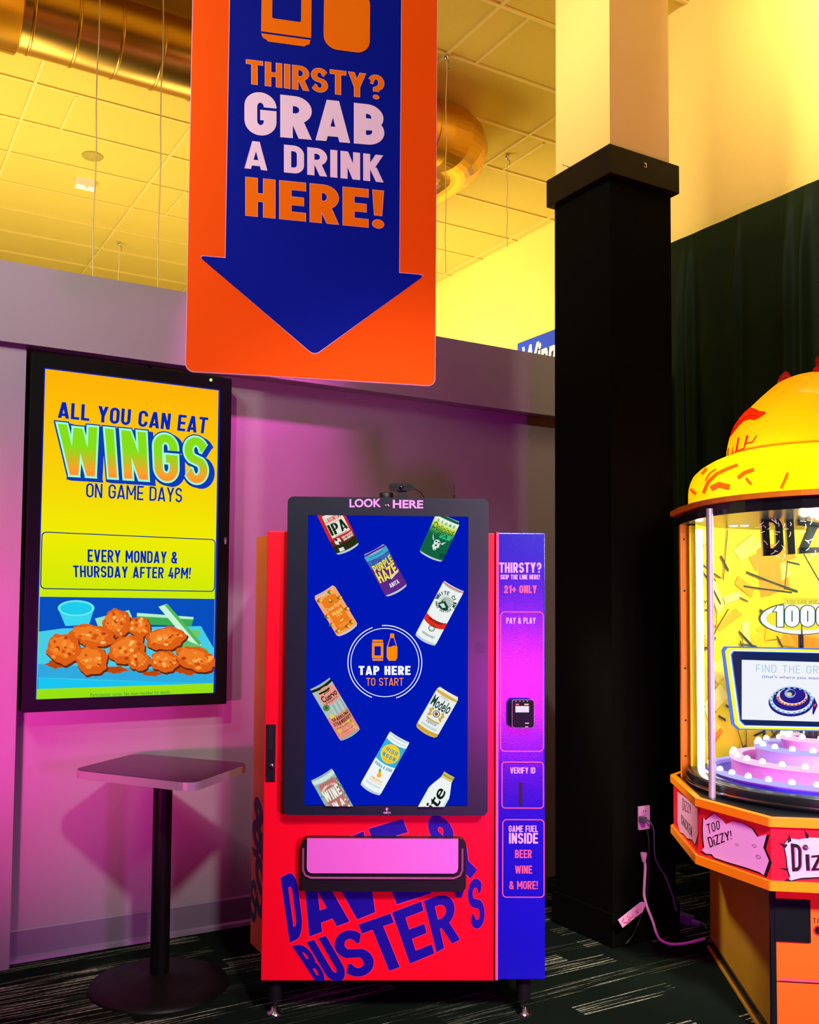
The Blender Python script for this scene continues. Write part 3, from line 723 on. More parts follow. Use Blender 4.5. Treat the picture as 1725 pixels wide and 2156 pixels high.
# ================================================================== DRINK VENDING MACHINE
MA = radians(-28); MF = Frame((1.864, 3.078), MA)
root = empty('vending_machine', (1.864, 3.078, 0), MA, 'red and blue drink vending machine with a large touch screen', 'vending machine')
RED = pbr('machine_red', (255, 0, 34), .38, spec=.4, bump=(900, .12)); REDSIDE = pbr('machine_side_orange_lit', (255, 104, 44), .5)  # side red shifted to bright orange, the light on it put into its colour
MBLUE = pbr('machine_blue', (20, 12, 184), .22, spec=.8, bump=(260, .22)); LOGO = pbr('logo_blue', (16, 0, 150), .45); HALO = pbr('logo_halo', (255, 40, 96), .5)
PINKP = pbr('pink_print', (255, 90, 130), .5); PALE = pbr('pale_print', (255, 176, 240), .5); SEAM = pbr('seam_pink', (236, 90, 150), .3)
DXL, DXR, DZB, DZT = -.516, .344, .142, 1.802
DT = .06
m = MB(); m.box(DXL, DXR, 0, DT, DZB, DZT, RED); door = m.build('door', root, bevel=.004)
xb = MF.at(534, 1550, .2)[0]; zb0 = MF.at(527, 1985, .2)[1]; zb1 = MF.at(541, 1131, .2)[1]
m = MB(); m.prism([(DXL+.004, DT), (.53, DT), (.53, .78), (xb, .78), (xb, .2)], zb0, zb1, REDSIDE); body = m.build('cabinet_body', root)
m = MB(); m.box(DXL+.05, .51, DT+.02, .76, zb0-.06, zb0, BLACK); m.build('underside', root)
# logo seen on the flared side
sd = Vector((xb-DXL-.004, .2-DT, 0)); sl = sd.length; sd.normalize(); sn = Vector((-sd.y, sd.x, 0))
f = Flat(None, 0, 1e-4, (0.012, .2, sl, 1.7)); f.map = lambda p: (DXL+.004+sd.x*p[0]+sn.x*(-p[1])*1, DT+sd.y*p[0]+sn.y*(-p[1]), p[2])
SIDEB = pbr('side_logo_blue', (26, 34, 72), .5)
def side_text(t, x0, x1, z0, z1, slant):
    gl, w = line(t, .6, .2)
    f.polys([[(x1-(px/w)*(x1-x0), z0+py*(z1-z0)+slant*(px/w)) for px, py in p] for l in gl for p in l], SIDEB)
side_text('&', 0, sl*.95, .60, .80, -.05); side_text('S', 0, sl*.7, .36, .58, -.04); side_text("'", sl*.4, sl*1.0, .50, .58, 0); side_text('S', sl*.55, sl*1.05, .30, .46, 0)
f.build('logo_lettering', body)
# right hand column
CXL, CXR = .3525, .5345; CZB, CZT = .146, 1.805
m = MB(); m.box(CXL, CXR, 0, DT, CZB, CZT, MBLUE); side = m.build('control_column', root, bevel=.005)
m = MB(); m.box(CXL-.0035, CXL+.006, -.003, .02, CZB, CZT, SEAM); m.build('edge_strip', side)
m = MB(); m.box(DXR-.001, CXL+.001, .02, DT, CZB, CZT, BLACK); m.build('door_gap', root)
# door logo
f = Flat(MF, -.0003, 1e-4, (DXL+.002, DZB+.001, DXR-.002, 1.2))
def z5(x, y): return (520+x/3.194, 1680+y/3.194)
for ch, q in (('D', ((226, 535), (330, 482), (384, 925), (288, 975))), ('A', ((300, 505), (545, 410), (690, 830), (420, 932))), ('V', ((478, 345), (786, 224), (945, 735), (660, 850))),
              ('E', ((818, 208), (1048, 140), (1240, 640), (1008, 715))), ('&', ((1172, 120), (1375, 108), (1560, 495), (1320, 610))),
              ('B', ((303, 992), (400, 978), (548, 1232), (474, 1250))), ('U', ((402, 968), (532, 926), (690, 1200), (575, 1262))), ('S', ((560, 930), (752, 860), (886, 1160), (682, 1228))),
              ('T', ((750, 850), (964, 776), (1100, 1110), (885, 1188))), ('E', ((977, 768), (1172, 694), (1260, 1045), (1096, 1113))), ('R', ((1190, 690), (1378, 622), (1434, 950), (1276, 1036))),
              ("'", ((1385, 600), (1470, 600), (1450, 790), (1395, 790))), ('S', ((1478, 565), (1580, 520), (1606, 862), (1505, 892)))):
    st = .24 if ch in 'DBU' else .2
    if ch in 'VA': st = .25
    for gr, mt in ((.025, HALO), (0, LOGO)):
        gl = glyph(ch, .62 if ch not in "'" else .3, st, .2 if ch in 'DBU' else .18, gr)
        f.quad(([gl[0]], gl[1]), [z5(*p) for p in q], mt)
f.build('logo_lettering', door)
# latch plate
a, b_ = MF.at(559, 1646), MF.at(581, 1525); m = MB(); m.box(a[0], b_[0], -.004, .004, a[1], b_[1], BLACK)
latch = m.build('latch_plate', door, bevel=.002); x, z = MF.at(573, 1612, -.004); m = MB()
m.v += []; m.lathe([(0, -.012), (.006, -.012), (.009, -.008), (.009, 0)], CHROME, 16); m.v = [(x+p, -.004+r, z+q) for p, q, r in m.v]; m.build('lock', latch)
m = MB(); m.box(a[0]+.008, b_[0]-.008, -.0055, -.003, z+.06, z+.15, pbr('dark_green_plastic', (14, 26, 24), .5)); m.build('handle', latch)
# touch screen with its bezel
ZP = -.05
B1, B2, B3, B4 = MF.at(604, 1047, ZP), MF.at(1027, 1048, ZP), MF.at(1030, 1717, ZP), MF.at(599, 1717, ZP)
bx0, bx1, bz0, bz1 = (B1[0]+B4[0])/2, (B2[0]+B3[0])/2, (B3[1]+B4[1])/2, (B1[1]+B2[1])/2
S1, S2, S3, S4 = MF.at(648, 1085, ZP), MF.at(985, 1087, ZP), MF.at(986, 1696, ZP), MF.at(642, 1697, ZP)
sx0, sx1, sz0, sz1 = (S1[0]+S4[0])/2, (S2[0]+S3[0])/2, (S3[1]+S4[1])/2, (S1[1]+S2[1])/2
BEZ = pbr('bezel', (22, 34, 46), .35, spec=.5)
ts = tag(bpy.data.objects.new('touch_screen', None)); COL.objects.link(ts); ts.parent = root
m = MB(); o_ = rrect(bx0, bz0, bx1, bz1, .022, 8); n = len(o_); i_ = rrect(sx0, sz0, sx1, sz1, .003, 8)
for i in range(n):
    j = (i+1) % n; A0, A1, I0, I1 = o_[i], o_[j], i_[i], i_[j]
    m.add([(A0[0], ZP, A0[1]), (A1[0], ZP, A1[1]), (I1[0], ZP, I1[1]), (I0[0], ZP, I0[1])], [(0, 1, 2, 3)], BEZ)
    m.add([(A0[0], ZP, A0[1]), (A1[0], ZP, A1[1]), (A1[0], -.001, A1[1]), (A0[0], -.001, A0[1])], [(3, 2, 1, 0)], BEZ, True)
    m.add([(I0[0], ZP, I0[1]), (I1[0], ZP, I1[1]), (I1[0], ZP+.01, I1[1]), (I0[0], ZP+.01, I0[1])], [(0, 1, 2, 3)], BEZ)
m.add([(x, -.001, z) for x, z in o_], [list(range(n))[::-1]], BEZ); m.build('bezel', ts)
m = MB(); m.box(sx0-.02, sx1-.02, .0, .05, 1.81, bz1-.02, BLACK); m.build('screen_housing', root)
f = Flat(MF, ZP, 1e-4)
def z1p(x, y): return (590+x/3.8333, 1010+y/3.8333)
def z2p(x, y): return (590+x/3.8333, 1360+y/3.8333)
f.quad(btext('LOOK', .03), [z1p(*p) for p in ((560, 155), (815, 152), (815, 222), (560, 224))], PALE)
f.quad(btext('HERE', .03), [z1p(*p) for p in ((910, 162), (1155, 166), (1155, 232), (910, 230))], PALE)
f.build('lettering', ts); f = Flat(MF, ZP, 1e-4)
c = f.P(*z1p(866, 205)); f.polys([ell(c[0], c[1], .013, .013, 24)], BLACK)
f.polys([ell(c[0]-.006, c[1], .003, .0022, 10), ell(c[0]+.003, c[1]+.001, .003, .003, 10), ell(c[0]+.006, c[1]-.003, .002, .002, 8)], PALE)
f.build('camera_window', ts); f = Flat(MF, ZP, 1e-4)
f.quad(line('SMRTS', .5, .14, .14, .14), [z2p(*p) for p in ((834, 1338), (892, 1338), (892, 1354), (834, 1354))], PALE)
c = f.P(*z2p(862, 1316)); f.polys([ell(c[0], c[1], .0035, .0035, 12), [(c[0]-.0015, c[1]-.008), (c[0]+.0015, c[1]-.008), (c[0]+.0015, c[1]), (c[0]-.0015, c[1])]], PALE)
f.polys([[(c[0]+.0045*cos(a)-.0006*sin(a), c[1]+.0045*sin(a)+.0006*cos(a)), (c[0]+.0045*cos(a)+.0006*sin(a), c[1]+.0045*sin(a)-.0006*cos(a)), (c[0]+.008*cos(a), c[1]+.008*sin(a))] for a in [k*pi/4-.3 for k in range(7)]], PALE)
f.build('maker_mark', ts)
for cx, cy in ((112, 1355), (1612, 1360)):
    f = Flat(MF, ZP, 1e-4); dots = []
    for i in range(7):
        for j in range(7):
            p = f.P(*z1p(cx-36+i*12, cy-36+j*12)); dots.append(ell(p[0], p[1], .0012, .0012, 6))
    f.polys(dots, pbr('hole_black', (3, 4, 6), .8)); f.build('speaker_holes', ts)
# picture on the touch screen
SYP = ZP+.009
f = Flat(MF, SYP, 8e-5, (sx0, sz0, sx1, sz1))
f.polys([[(sx0, sz0), (sx1, sz0), (sx1, sz1), (sx0, sz1)]], em((0, 24, 178)))
E_ = lambda c: em(c)
class Can:
    """a drink can or bottle in the picture: axis from bottom centre to top centre, width w (photo px)"""
    def __init__(s, T, B, w):
        s.T, s.B = f.P(*T), f.P(*B); dx, dz = s.T[0]-s.B[0], s.T[1]-s.B[1]; s.h = hypot(dx, dz)
        s.a = (dx/s.h, dz/s.h); s.r = (s.a[1], -s.a[0]); s.w = w*.001805
    def m(s, u, v): # u -0.5..0.5, v 0..1
        return (s.B[0]+s.a[0]*v*s.h+s.r[0]*u*s.w, s.B[1]+s.a[1]*v*s.h+s.r[1]*u*s.w)
    def poly(s, pts, c): f.polys([[s.m(*p) for p in pts]], E_(c))
    def sag(s, u, d): return d*(1-(2*u)**2)   # curved ends as seen from above
    def band(s, v0, v1, c, u0=-.5, u1=.5, d=.028):
        N = 10; us = [u0+(u1-u0)*i/N for i in range(N+1)]
        f.polys([[s.m(us[i], v0-s.sag(us[i], d)), s.m(us[i+1], v0-s.sag(us[i+1], d)), s.m(us[i+1], v1-s.sag(us[i+1], d)), s.m(us[i], v1-s.sag(us[i], d))] for i in range(N)], E_(c))
    def shell(s, body, rim=(188, 206, 214), neck=.07, inset=.07):
        ri = E_(rim); us = [-.5+i/12 for i in range(13)]; d = .03
        out = [s.m(-.5, .06), *[s.m(u*(1-2*inset), .012-s.sag(u, d)) for u in us], s.m(.5, .06), s.m(.5, 1-neck), *[s.m(u*(1-2*inset), 1-s.sag(u, .012)) for u in us[::-1]], s.m(-.5, 1-neck)]
        f.polys([out], ri); s.band(.05, 1-neck, body)
        f.polys([[s.m(-.5, 1-neck), s.m(.5, 1-neck), s.m(.5-inset*.8, 1-.018), s.m(-.5+inset*.8, 1-.018)]], E_(body))
    def shade(s, c0, c1): pass
    def text(s, word, u0, u1, v0, v1, c, ln=None, tilt=0.0, **k):
        gl, w = ln or line(word, k.get('w', .52), k.get('t', .18), k.get('b'), k.get('sp', .09))
        def mp(p): u = u0+(u1-u0)*p[0]/w; return s.m(u, v0+(v1-v0)*p[1]-s.sag(u, .028)+.02+tilt*(p[0]/w-.5))
        f.polys([[mp(q) for q in p] for g_ in gl for p in g_], E_(c))
    def disc(s, u, v, r, c, sq=1.0): k = s.w/s.h; f.polys([[s.m(u+r*cos(t), v+r*k*sq*sin(t)) for t in [2*pi*i/24 for i in range(24)]]], E_(c))
    def ring(s, u, v, r, t_, c):
        k = s.w/s.h; o = [s.m(u+r*cos(t), v+r*k*sin(t)) for t in [2*pi*i/28 for i in range(28)]]; q = [s.m(u+(r-t_)*cos(t), v+(r-t_)*k*sin(t)) for t in [2*pi*i/28 for i in range(28)]]
        f.polys(ringpolys(o, q), E_(c))
    def small(s, u0, u1, v, n, c, h=.012):
        r = random.Random(int(abs(v)*1000)); x = u0; ps = []
        while x < u1:
            l = r.uniform(.015, .04); ps.append([s.m(x, v-s.sag(x, .028)+.02), s.m(min(x+l, u1), v-s.sag(x+l, .028)+.02), s.m(min(x+l, u1), v+h-s.sag(x+l, .028)+.02), s.m(x, v+h-s.sag(x, .028)+.02)]); x += l+.012
        f.polys(ps, E_(c))
# red and cream ale can
c = Can(z1p(365, 190), z1p(552, 570), 53); c.shell((204, 40, 38), neck=.06); c.band(.05, .2, (40, 44, 20)); c.band(.2, .3, (120, 30, 28)); c.band(.34, .80, (232, 226, 214), -.36, .4, .01)
c.text('IPA', -.34, .38, .38, .60, (16, 44, 30), t=.24, b=.1, w=.62); c.text('LAGUNITAS', -.3, .34, .64, .73, (210, 60, 50), sp=.1); c.small(-.2, .3, .345, 5, (120, 90, 80)); c.small(-.2, .25, .605, 5, (170, 90, 80))
c.text('HIGHLY BALANCED', -.02, .44, .255, .295, (250, 240, 230)); c.text('SUPER DRINKABLE', .0, .44, .205, .245, (250, 240, 230))
c.disc(-.22, .24, .13, (226, 226, 214)); c.disc(-.25, .28, .05, (30, 30, 26)); c.disc(-.17, .20, .05, (60, 56, 48)); c.band(.06, .13, (222, 222, 210), -.32, -.12)
# green gradient ale can
c = Can(z1p(1362, 300), z1p(1212, 628), 53); c.shell((18, 98, 66), neck=.08)
for i in range(8): c.band(.52+.025*i, .55+.025*i, (18+i*16, 104+i*13, 66+i*2))
c.band(.70, .80, (186, 216, 60)); c.band(.78, .88, (222, 232, 150)); c.band(.86, .93, (240, 246, 228)); c.text('STONE', -.36, .4, .80, .87, (40, 170, 140), sp=.5); c.band(.52, .62, (40, 190, 130), -.02, .42)
c.text('', -.44, .46, .62, .78, (20, 60, 30), ln=btext('Delicious', .0, .3)); c.text('', -.16, .28, .52, .61, (20, 60, 40), ln=btext('IPA', .0, .3))
for u, v, r in ((0, .36, .13), (-.04, .27, .09), (.05, .30, .09), (0, .22, .07)): c.disc(u, v, r, (214, 228, 220))
for u, v, r in ((-.05, .38, .035), (.06, .38, .035), (.0, .30, .04), (.02, .2, .02)): c.disc(u, v, r, (16, 80, 54))
c.poly([(-.14, .38), (-.3, .52), (-.22, .40)], (214, 228, 220)); c.poly([(.14, .38), (.32, .46), (.22, .36)], (214, 228, 220)); c.band(.1, .2, (14, 76, 52), .3, .5)
# purple can
c = Can(z1p(757, 562), z1p(945, 905), 51); c.shell((92, 40, 130), neck=.06); c.band(.84, .95, (64, 168, 206)); c.band(.66, .84, (58, 96, 170)); c.small(-.3, .3, .88, 6, (30, 60, 110))
r = random.Random(5)
for i in range(26): c.ring(r.uniform(-.42, .42), r.uniform(.10, .82), r.uniform(.03, .09), .016, r.choice(((66, 60, 150), (120, 50, 150), (80, 130, 190), (60, 30, 110))))
c.text('PURPLE', -.42, .46, .56, .72, (236, 222, 60), t=.19, tilt=.04); c.text('HAZE', -.44, .44, .32, .55, (240, 226, 70), t=.2, tilt=.03, w=.6); c.poly([(0, .33), (.48, .41), (.46, .37), (.05, .28)], (226, 214, 190))
c.text('ABITA', -.16, .26, .14, .23, (226, 224, 240), t=.2)
# peach can
c = Can(z1p(352, 895), z1p(550, 1225), 49); c.shell((244, 166, 104), neck=.06); c.band(.10, .84, (236, 124, 26), -.34, .34, .02); c.disc(0, .78, .34, (236, 124, 26), .5)
for u, v in ((-.36, .86), (.2, .9), (.44, .42), (-.42, .5), (-.36, .12), (.1, .1), (.34, .14), (-.44, .3), (.42, .7)):
    c.disc(u, v, .09, (228, 74, 30)); c.disc(u+.04, v-.01, .06, (246, 190, 50)); c.disc(u-.07, v+.015, .05, (60, 130, 50))
c.text('', -.34, .36, .54, .66, (255, 222, 150), ln=btext('Crown Royal', .0, .3), tilt=.02); c.text('PEACH', -.2, .26, .44, .51, (255, 214, 120)); c.text('TEA', -.1, .16, .38, .43, (255, 214, 120), sp=.3); c.disc(.02, .74, .08, (110, 90, 40)); c.disc(.02, .755, .05, (250, 200, 90)); c.small(-.06, .1, .27, 3, (255, 214, 120), .03); c.small(-.2, .2, .2, 6, (250, 190, 110)); c.small(-.2, .2, .17, 6, (250, 190, 110))
# white seltzer can
c = Can(z1p(1402, 858), z1p(1166, 1302), 47); c.shell((236, 242, 240), neck=.03, inset=.02); c.band(.965, .98, (220, 60, 40), d=.01); c.small(-.4, .4, .94, 8, (60, 90, 80), .01)
def arctext(c, t, u, v, r, a0, a1, col, h, flip=False):
    k = c.w/c.h; n_ = len(t)
    for i, ch in enumerate(t):
        ps, w = glyph(ch, .55, .18, .16); a = radians(a0+(a1-a0)*(i+.5)/n_); out = []
        for p in ps:
            q_ = []
            for x, y in p:
                x = (x-w/2)*h; y = y*h
                rr = r+y if not flip else r+h-y; aa = a-(x/r if not flip else -x/r); q_.append(c.m(u+rr*cos(aa), v+rr*k*sin(aa)))
            out.append(q_)
        f.polys(out, E_(col))
GRN = (20, 66, 50)
arctext(c, 'WHITE CLAW', 0, .70, .33, 185, -5, GRN, .17); arctext(c, 'HARD SELTZER', 0, .70, .33, 200, 340, GRN, .11, True)
c.disc(0, .70, .30, (206, 222, 214))
for i in range(6): c.ring(.06-.02*i, .70-.012*i, .24-.034*i, .018, GRN)
c.poly([(-.27, .64), (-.05, .72), (.2, .66), (.26, .60), (.1, .57), (-.15, .58)], GRN); c.poly([(-.2, .63), (-.05, .68), (.12, .63), (0, .60)], (206, 222, 214))
c.band(.31, .42, (224, 44, 30), d=.05); c.text('RASPBERRY', -.3, .34, .345, .385, (60, 20, 16), t=.19); c.ring(0, .235, .15, .03, GRN); c.ring(0, .235, .09, .015, GRN); c.small(-.3, .3, .12, 6, (60, 100, 90)); c.small(-.3, .3, .10, 6, (60, 100, 90))
# slim strawberry can
c = Can(z2p(322, 300), z2p(570, 720), 47); c.shell((168, 190, 184), (150, 176, 168), neck=.03, inset=.02); c.band(.93, .975, (24, 30, 20)); c.band(.64, .88, (232, 150, 136), -.34, .5); c.disc(.05, .86, .3, (232, 150, 136), .5); c.band(.86, .895, (30, 40, 20), -.26, .26)
c.text('SPARKLING', -.22, .24, .868, .89, (200, 190, 90)); c.text('', -.1, .2, .80, .86, (40, 26, 22), ln=btext('Jose', .02)); c.text('', -.3, .44, .69, .80, (30, 20, 18), ln=btext('Cuervo', .025)); c.text('MARGARITA', -.2, .36, .65, .68, (80, 40, 40), sp=.3)
c.disc(-.3, .60, .14, (40, 96, 48)); c.ring(-.3, .60, .10, .02, (150, 190, 110))
for i in range(6): c.band(.05, .62, [(186, 206, 200), (150, 174, 168)][i % 2], -.12+i*.1, -.06+i*.1)
c.band(.05, .44, (228, 140, 120)); r = random.Random(9)
for i in range(18): c.disc(r.uniform(-.42, .42), r.uniform(.07, .46), r.uniform(.04, .1), r.choice(((214, 196, 60), (240, 160, 140), (226, 120, 100), (222, 204, 90))))
c.text('SPARKLING', -.36, .44, .33, .39, (60, 40, 20)); c.text('STRAWBERRY', -.4, .46, .255, .315, (60, 40, 20)); c.small(-.36, .4, .2, 8, (110, 60, 40)); c.small(-.2, .3, .11, 6, (130, 80, 40))
# white and gold beer can
c = Can(z2p(1360, 366), z2p(1170, 698), 49); c.shell((232, 238, 236), (214, 176, 70), neck=.07); c.band(.05, .11, (206, 164, 50)); c.band(.885, .93, (214, 176, 70))
c.text('CERVEZA', -.2, .16, .82, .85, (170, 150, 110), sp=.3); c.text('', -.44, .42, .56, .80, (22, 60, 48), ln=btext('Modelo', .02))
c.disc(0, .46, .15, (220, 214, 190)); c.ring(0, .46, .15, .03, (24, 84, 70)); c.disc(0, .46, .07, (150, 60, 40))
for sx in (-1, 1):
    for u, v, r_ in ((.24, .52, .06), (.27, .46, .06), (.24, .40, .07), (.32, .49, .04), (.3, .37, .04)): c.disc(sx*u, v, r_, (200, 164, 60))
c.band(.33, .365, (206, 172, 70), -.3, .3, .05); c.text('', -.24, .26, .20, .31, (40, 80, 70), ln=btext('Especial', .0, .35)); c.small(-.36, .36, .16, 8, (120, 140, 140)); c.small(-.36, .36, .135, 8, (150, 160, 160))
# tall yellow sun can
c = Can(z2p(965, 728), z2p(722, 1160), 46); c.shell((238, 244, 246), neck=.03, inset=.02); c.band(.52, .88, (58, 174, 214), d=.03); c.small(-.4, .42, .90, 8, (120, 170, 190), .01); c.disc(0, .68, .43, (248, 208, 38))
c.text('HIGH', -.26, .28, .70, .77, (50, 150, 190), sp=.25); c.text('NOON', -.3, .32, .60, .67, (50, 150, 190), sp=.25); c.text('SUN SIPS', -.2, .22, .555, .58, (200, 150, 40), sp=.3)
c.text('VODKA & SODA', -.42, .44, .42, .47, (40, 150, 190)); c.disc(0, .335, .07, (246, 180, 40)); c.disc(.03, .29, .1, (246, 176, 36)); c.poly([(-.07, .40), (.04, .35), (-.02, .34), (-.1, .36)], (60, 160, 60)); c.disc(-.05, .375, .05, (70, 170, 70))
c.text('PINEAPPLE', -.26, .3, .195, .235, (240, 180, 50)); c.small(-.3, .34, .165, 6, (240, 190, 80)); c.small(-.36, .36, .12, 8, (170, 200, 215)); c.small(-.36, .36, .10, 8, (170, 200, 215))
# wine can
c = Can(z2p(335, 1030), z2p(560, 1430), 49); c.shell((150, 178, 170), (170, 196, 190), neck=.04, inset=.02); c.band(.90, .975, (206, 226, 222)); c.band(-.2, .86, (192, 122, 112), -.36, .42); c.band(-.2, .88, (186, 110, 104), -.3, .34)
r = random.Random(2)
for i in range(30): c.disc(r.choice((-1, 1))*r.uniform(.38, .48)+.02, r.uniform(.2, .88), .03, (90, 120, 110))
arctext(c, 'GRAHAM + FISK', .02, .58, .42, 135, 50, (230, 220, 210), .1)
c.text('WINE', -.34, .4, .52, .72, (110, 70, 70), t=.2); c.text('WINE', -.36, .38, .525, .725, (232, 238, 226), t=.2); c.text('-IN A-', -.34, .4, .35, .48, (232, 238, 226), t=.18); c.text('CAN', -.34, .4, .12, .30, (232, 238, 226), t=.2)
# aluminium bottle
c = Can(z2p(1366, 1018), z2p(1130, 1440), 47); WH = (236, 244, 242)
f.polys([[c.m(-.5, 0), c.m(.5, 0), c.m(.5, .62), c.m(.44, .70), c.m(.27, .86), c.m(.25, .9), c.m(-.25, .9), c.m(-.27, .86), c.m(-.44, .70), c.m(-.5, .62)]], E_(WH))
c.band(.885, .985, (206, 186, 84), -.26, .26, .01); c.band(.93, .945, (150, 130, 50), -.26, .26, .01); c.band(.90, .91, (240, 226, 150), -.26, .26, .01)
gl, w = btext('lite', .015, .15); f.polys([[c.m(.27-.54*py, .22+.49*px/w) for px, py in p] for p in gl[0]], E_((14, 26, 20)))
c.band(0, .6, (206, 220, 220), .42, .5, 0)
# tap-here medallion
C0 = f.P(*z1p(844, 1472)); R0 = .001805*73
f.polys(ringpolys(ell(*C0, R0*.96, R0*.96, 80), ell(*C0, R0*.94, R0*.94, 80)), E_((250, 250, 255)))
for a0, a1 in ((100, 250), (278, 455)):
    N = 50; A = [radians(a0+10+(a1-a0-10)*i/N) for i in range(N+1)]
    f.polys([[(C0[0]+r0*cos(A[i+q]), C0[1]+r0*sin(A[i+q])) for r0, q in ((R0*1.02, 0), (R0*1.02, 1), (R0*1.045, 1), (R0*1.045, 0))] for i in range(N)], E_((250, 250, 255)))
OR = E_((255, 140, 0)); BK = E_((0, 24, 178))
def zbox(x0, y0, x1, y1, mat, r=.002): a, b = f.P(*z1p(x0, y1)), f.P(*z1p(x1, y0)); f.polys([rrect(a[0], a[1], b[0], b[1], r, 3)], mat)
zbox(744, 1290, 828, 1308, OR); zbox(740, 1304, 832, 1440, OR, .003); zbox(744, 1442, 830, 1458, OR); zbox(742, 1306, 832, 1311, BK, .0005); zbox(742, 1438, 832, 1442, BK, .0005); zbox(760, 1342, 812, 1416, BK)
f.polys([[f.P(*z1p(*p)) for p in ((886, 1246), (918, 1246), (920, 1275), (944, 1350), (944, 1430), (930, 1458), (874, 1458), (858, 1430), (858, 1350), (884, 1275))]], OR); zbox(886, 1240, 918, 1254, OR)
f.polys([[f.P(*z1p(*p)) for p in ((889, 1276), (914, 1276), (936, 1345), (918, 1335), (895, 1345), (868, 1348))]], BK)
f.quad(line('TAP HERE', .56, .23, .2, .1), [z2p(*p) for p in ((633, 158), (1049, 158), (1049, 230), (633, 230))], E_((250, 250, 255)))
f.quad(line('TO START', .54, .12, .12, .1), [z2p(*p) for p in ((694, 254), (992, 254), (992, 316), (694, 316))], OR)
f.build('screen_picture', ts)
m = MB(); m.box(sx0, sx1, ZP+.001, ZP+.009, sz0-.004, sz0, pbr('glass_edge', (120, 200, 190), .2)); m.build('screen_edge', ts)
# delivery bin
a, b_ = MF.at(*z5(365, 630), -.045), MF.at(*z5(1476, 276), -.045); m = MB()
o_ = rrect(a[0], a[1], b_[0], b_[1], .022, 6)
m.prism(o_, -.045, 0, BLACK, 'y'); bin_ = m.build('delivery_bin', root)
RIM = pbr('bin_rim', (150, 70, 120), .3); FLAP = pbr('bin_flap', (236, 112, 214), .4, spec=.5)  # flap tinted pink, magenta light put into its base colour
a2, b2 = MF.at(*z5(374, 545), -.06), MF.at(*z5(1452, 292), -.06); m = MB()
pts = [(a2[0], b2[1]-.03), (a2[0], a2[1]+.03), (a2[0]+.008, a2[1]+.01), (a2[0]+.03, a2[1]), (b2[0]-.03, a2[1]), (b2[0]-.008, a2[1]+.01), (b2[0], a2[1]+.03), (b2[0], b2[1]-.03)]
m.tube([(x, -.048, z) for x, z in pts], .0045, RIM, 8); m.build('rim', bin_)
a3, b3 = MF.at(*z5(402, 506), -.055), MF.at(*z5(1422, 278), -.055); m = MB()
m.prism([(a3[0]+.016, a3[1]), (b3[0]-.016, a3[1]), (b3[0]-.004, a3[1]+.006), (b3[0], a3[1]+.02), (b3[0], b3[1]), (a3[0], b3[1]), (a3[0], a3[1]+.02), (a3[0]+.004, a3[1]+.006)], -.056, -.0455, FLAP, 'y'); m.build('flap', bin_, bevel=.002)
# printing on the control column
f = Flat(MF, -.0003, 1e-4)
def z3p(x, y): return (1030+x/5.13, 1110+y/5.13)
def z6p(x, y): return (1030+x/4.9, 1460+y/4.9)
def T3(t, x0, y0, x1, y1, mat, fn=z3p, tt=.16, w=.48, sp=.08): f.quad(line(t, w, tt, tt*.95, sp), [fn(x0, y0), fn(x1, y0), fn(x1, y1), fn(x0, y1)], mat)
T3('THIRSTY?', 110, 382, 566, 492, PALE, tt=.18, w=.5); T3('SKIP THE LINE HERE!', 122, 513, 550, 563, PALE, tt=.18); T3('21+ ONLY', 162, 628, 516, 712, PINKP, tt=.2, w=.52)
f.frame_px(*z3p(118, 912), *z6p(566, 600), .018, .0035, PINKP); T3('PAY & PLAY', 186, 976, 503, 1042, PALE, tt=.15)
f.frame_px(*z6p(128, 704), *z6p(566, 1186), .014, .0036, PINKP); T3('VERIFY ID', 218, 762, 476, 825, PALE, z6p, .15)
f.frame_px(*z6p(135, 1298), *z6p(572, 2106), .016, .0036, PINKP); T3('GAME FUEL', 203, 1362, 503, 1428, PALE, z6p, .15); T3('INSIDE', 205, 1438, 504, 1548, PALE, z6p, .17, .5)
T3('BEER', 268, 1612, 440, 1697, PINKP, z6p, .16); T3('WINE', 268, 1775, 443, 1857, PINKP, z6p, .16); T3('& MORE!', 207, 1935, 503, 2018, PINKP, z6p, .15)
f.build('lettering', side)
a, b_ = MF.at(*z6p(308, 1164)), MF.at(*z6p(344, 916)); m = MB(); m.prism(rrect(a[0], a[1], b_[0], b_[1], .003), -.0012, .004, BLACK, 'y'); m.build('id_slot', side)
m = MB(); x, z = MF.at(*z6p(503, 742)); m.sphere((x, -.001, z), .0016, CHROME, 8, 6); m.build('screw', side)
# card reader
a, b_ = MF.at(*z6p(182, 345), -.0), MF.at(*z6p(455, 62), -.0); m = MB(); rd = pbr('reader_plastic', (10, 14, 22), .5, spec=.12)
o1 = rrect(a[0]+.004, a[1]+.004, b_[0]-.002, b_[1]-.002, .012); m.prism(o1, -.03, 0, rd, 'y'); reader = m.build('card_reader', side)
a, b_ = MF.at(*z6p(232, 360), -.04), MF.at(*z6p(468, 62), -.04); m = MB(); m.prism(rrect(a[0], a[1], b_[0], b_[1], .012), -.042, -.03, rd, 'y'); m.build('reader_face', reader, bevel=.003)
f = Flat(MF, -.0422, 1e-4); f.box(*z6p(272, 130), *z6p(412, 195), em((245, 226, 255), 1)); f.box(*z6p(275, 106), *z6p(308, 121), em((255, 120, 130))); f.box(*z6p(364, 106), *z6p(408, 121), em((255, 190, 160)))
f.box(*z6p(372, 302), *z6p(412, 312), PALE); f.box(*z6p(372, 340), *z6p(404, 348), PALE)
for x in (278, 318, 355, 395): f.box(*z6p(x-8, 76), *z6p(x+8, 84), pbr('led_grey', (150, 150, 150), .5))
